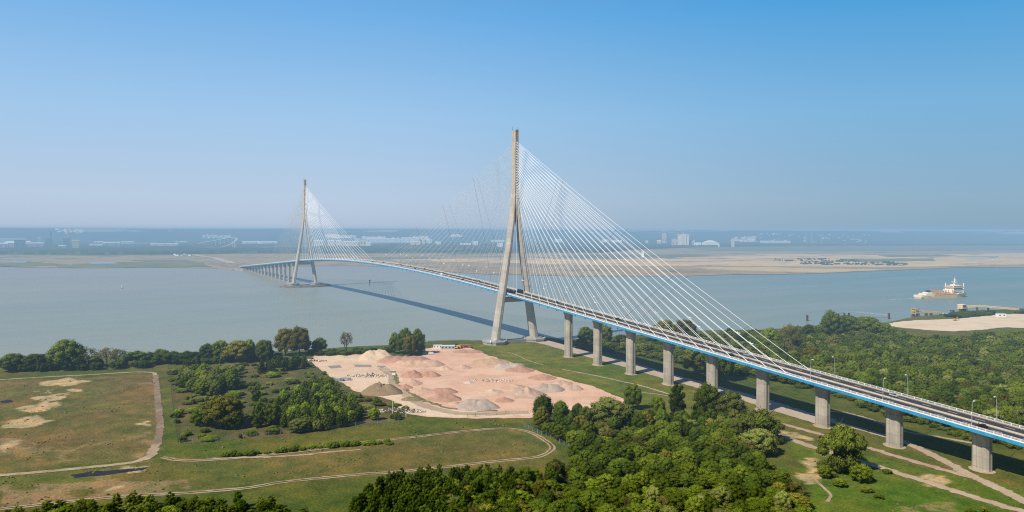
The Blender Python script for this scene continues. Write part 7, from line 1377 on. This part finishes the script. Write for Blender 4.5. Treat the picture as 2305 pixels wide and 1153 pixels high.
me = bpy.data.meshes.new('woodland'); me.vertices.add(len(V)); me.vertices.foreach_set('co', V.astype(np.float32).ravel())
li = np.concatenate([Q.ravel(), T3.ravel()]).astype(np.int32); ls = np.concatenate([np.arange(len(Q)) * 4, len(Q) * 4 + np.arange(len(T3)) * 3]).astype(np.int32)
me.loops.add(len(li)); me.loops.foreach_set('vertex_index', li); me.polygons.add(len(ls)); me.polygons.foreach_set('loop_start', ls)
try: me.polygons.foreach_set('loop_total', np.concatenate([np.full(len(Q), 4), np.full(len(T3), 3)]).astype(np.int32))
except Exception: pass
me.update(calc_edges=True)
for kn in kinds: me.materials.append(LM[kn])
me.polygons.foreach_set('material_index', np.concatenate(mq + mt_).astype(np.int32))
a = me.attributes.new('shade', 'FLOAT', 'FACE'); a.data.foreach_set('value', np.concatenate(S4_ + S3_).astype(np.float32))
tag(obj('woodland', me), 'broad green wood covering the bank beyond the bridge on the right', 'woodland', None, 'stuff')

# bushes dotted over the far reed bed
bb = []
rgf = random.Random(41); fbp = W['far_bushes']; xs2 = [p[0] for p in fbp]; ys2 = [p[1] for p in fbp]
mb = MB()
for _ in range(900):
    x, y = rgf.uniform(min(xs2), max(xs2)), rgf.uniform(min(ys2), max(ys2))
    if pip(x, y, fbp) and noise.noise(Vector((x * .012, y * .012, 3))) > .02:
        w_ = rgf.uniform(5, 14); hh_ = rgf.uniform(2.5, 6)
        v = [(x + px_ * w_ * .5, y + py_ * w_ * .5, 1 + max(0, pz_ + .6) * hh_ * .6) for px_, py_, pz_ in ICO_V]; mb.add(v, [tuple(f_) for f_ in ICO_F])
tag(mb.build('marsh_bushes', mat_simple('marsh_bush_leaves', (.03, .055, .025), .4, .1)), 'dark bushes dotted over the reed bed on the far bank', 'bushes', None, 'stuff')

# tufts that roughen the grass near the camera
mb = MB(); rgt = random.Random(77)
for key, n, hh_ in (('lower_meadow', 1500, .5), ('mid_band', 900, .7), ('meadow', 1500, .5), ('grass_br', 900, .6), ('scrub', 1400, .9), ('green_field', 500, .4)):
    P = W[key]; xs2 = [p[0] for p in P]; ys2 = [p[1] for p in P]; k = 0
    while k < n:
        x, y = rgt.uniform(min(xs2), max(xs2)), rgt.uniform(min(ys2), max(ys2)); k += 1
        if not pip(x, y, P) or noise.noise(Vector((x * .06, y * .06, 7))) < .12 or rgt.random() < .5: continue
        w_ = rgt.uniform(.25, .9); h_ = hh_ * rgt.uniform(.4, 1.0)
        v = [(x + px_ * w_ * rgt.uniform(.7, 1.2), y + py_ * w_ * rgt.uniform(.7, 1.2), GZ - .1 + max(0, pz_ + .4) * h_) for px_, py_, pz_ in ICO_V]; mb.add(v, [tuple(f_) for f_ in ICO_F])
tag(mb.build('rough_grass', mat_simple('rough_grass_blades', (.15, .15, .045), .4, .6)), 'tufts of rough grass and weeds over the meadows', 'grass', None, 'stuff')

scene.cycles.max_bounces = 6; scene.cycles.diffuse_bounces = 3; scene.cycles.glossy_bounces = 3; scene.cycles.transparent_max_bounces = 12
scene.cycles.use_denoising = False; scene.cycles.filter_width = 1.15
try: scene.cycles.denoiser = 'OPENIMAGEDENOISE'
except Exception: pass
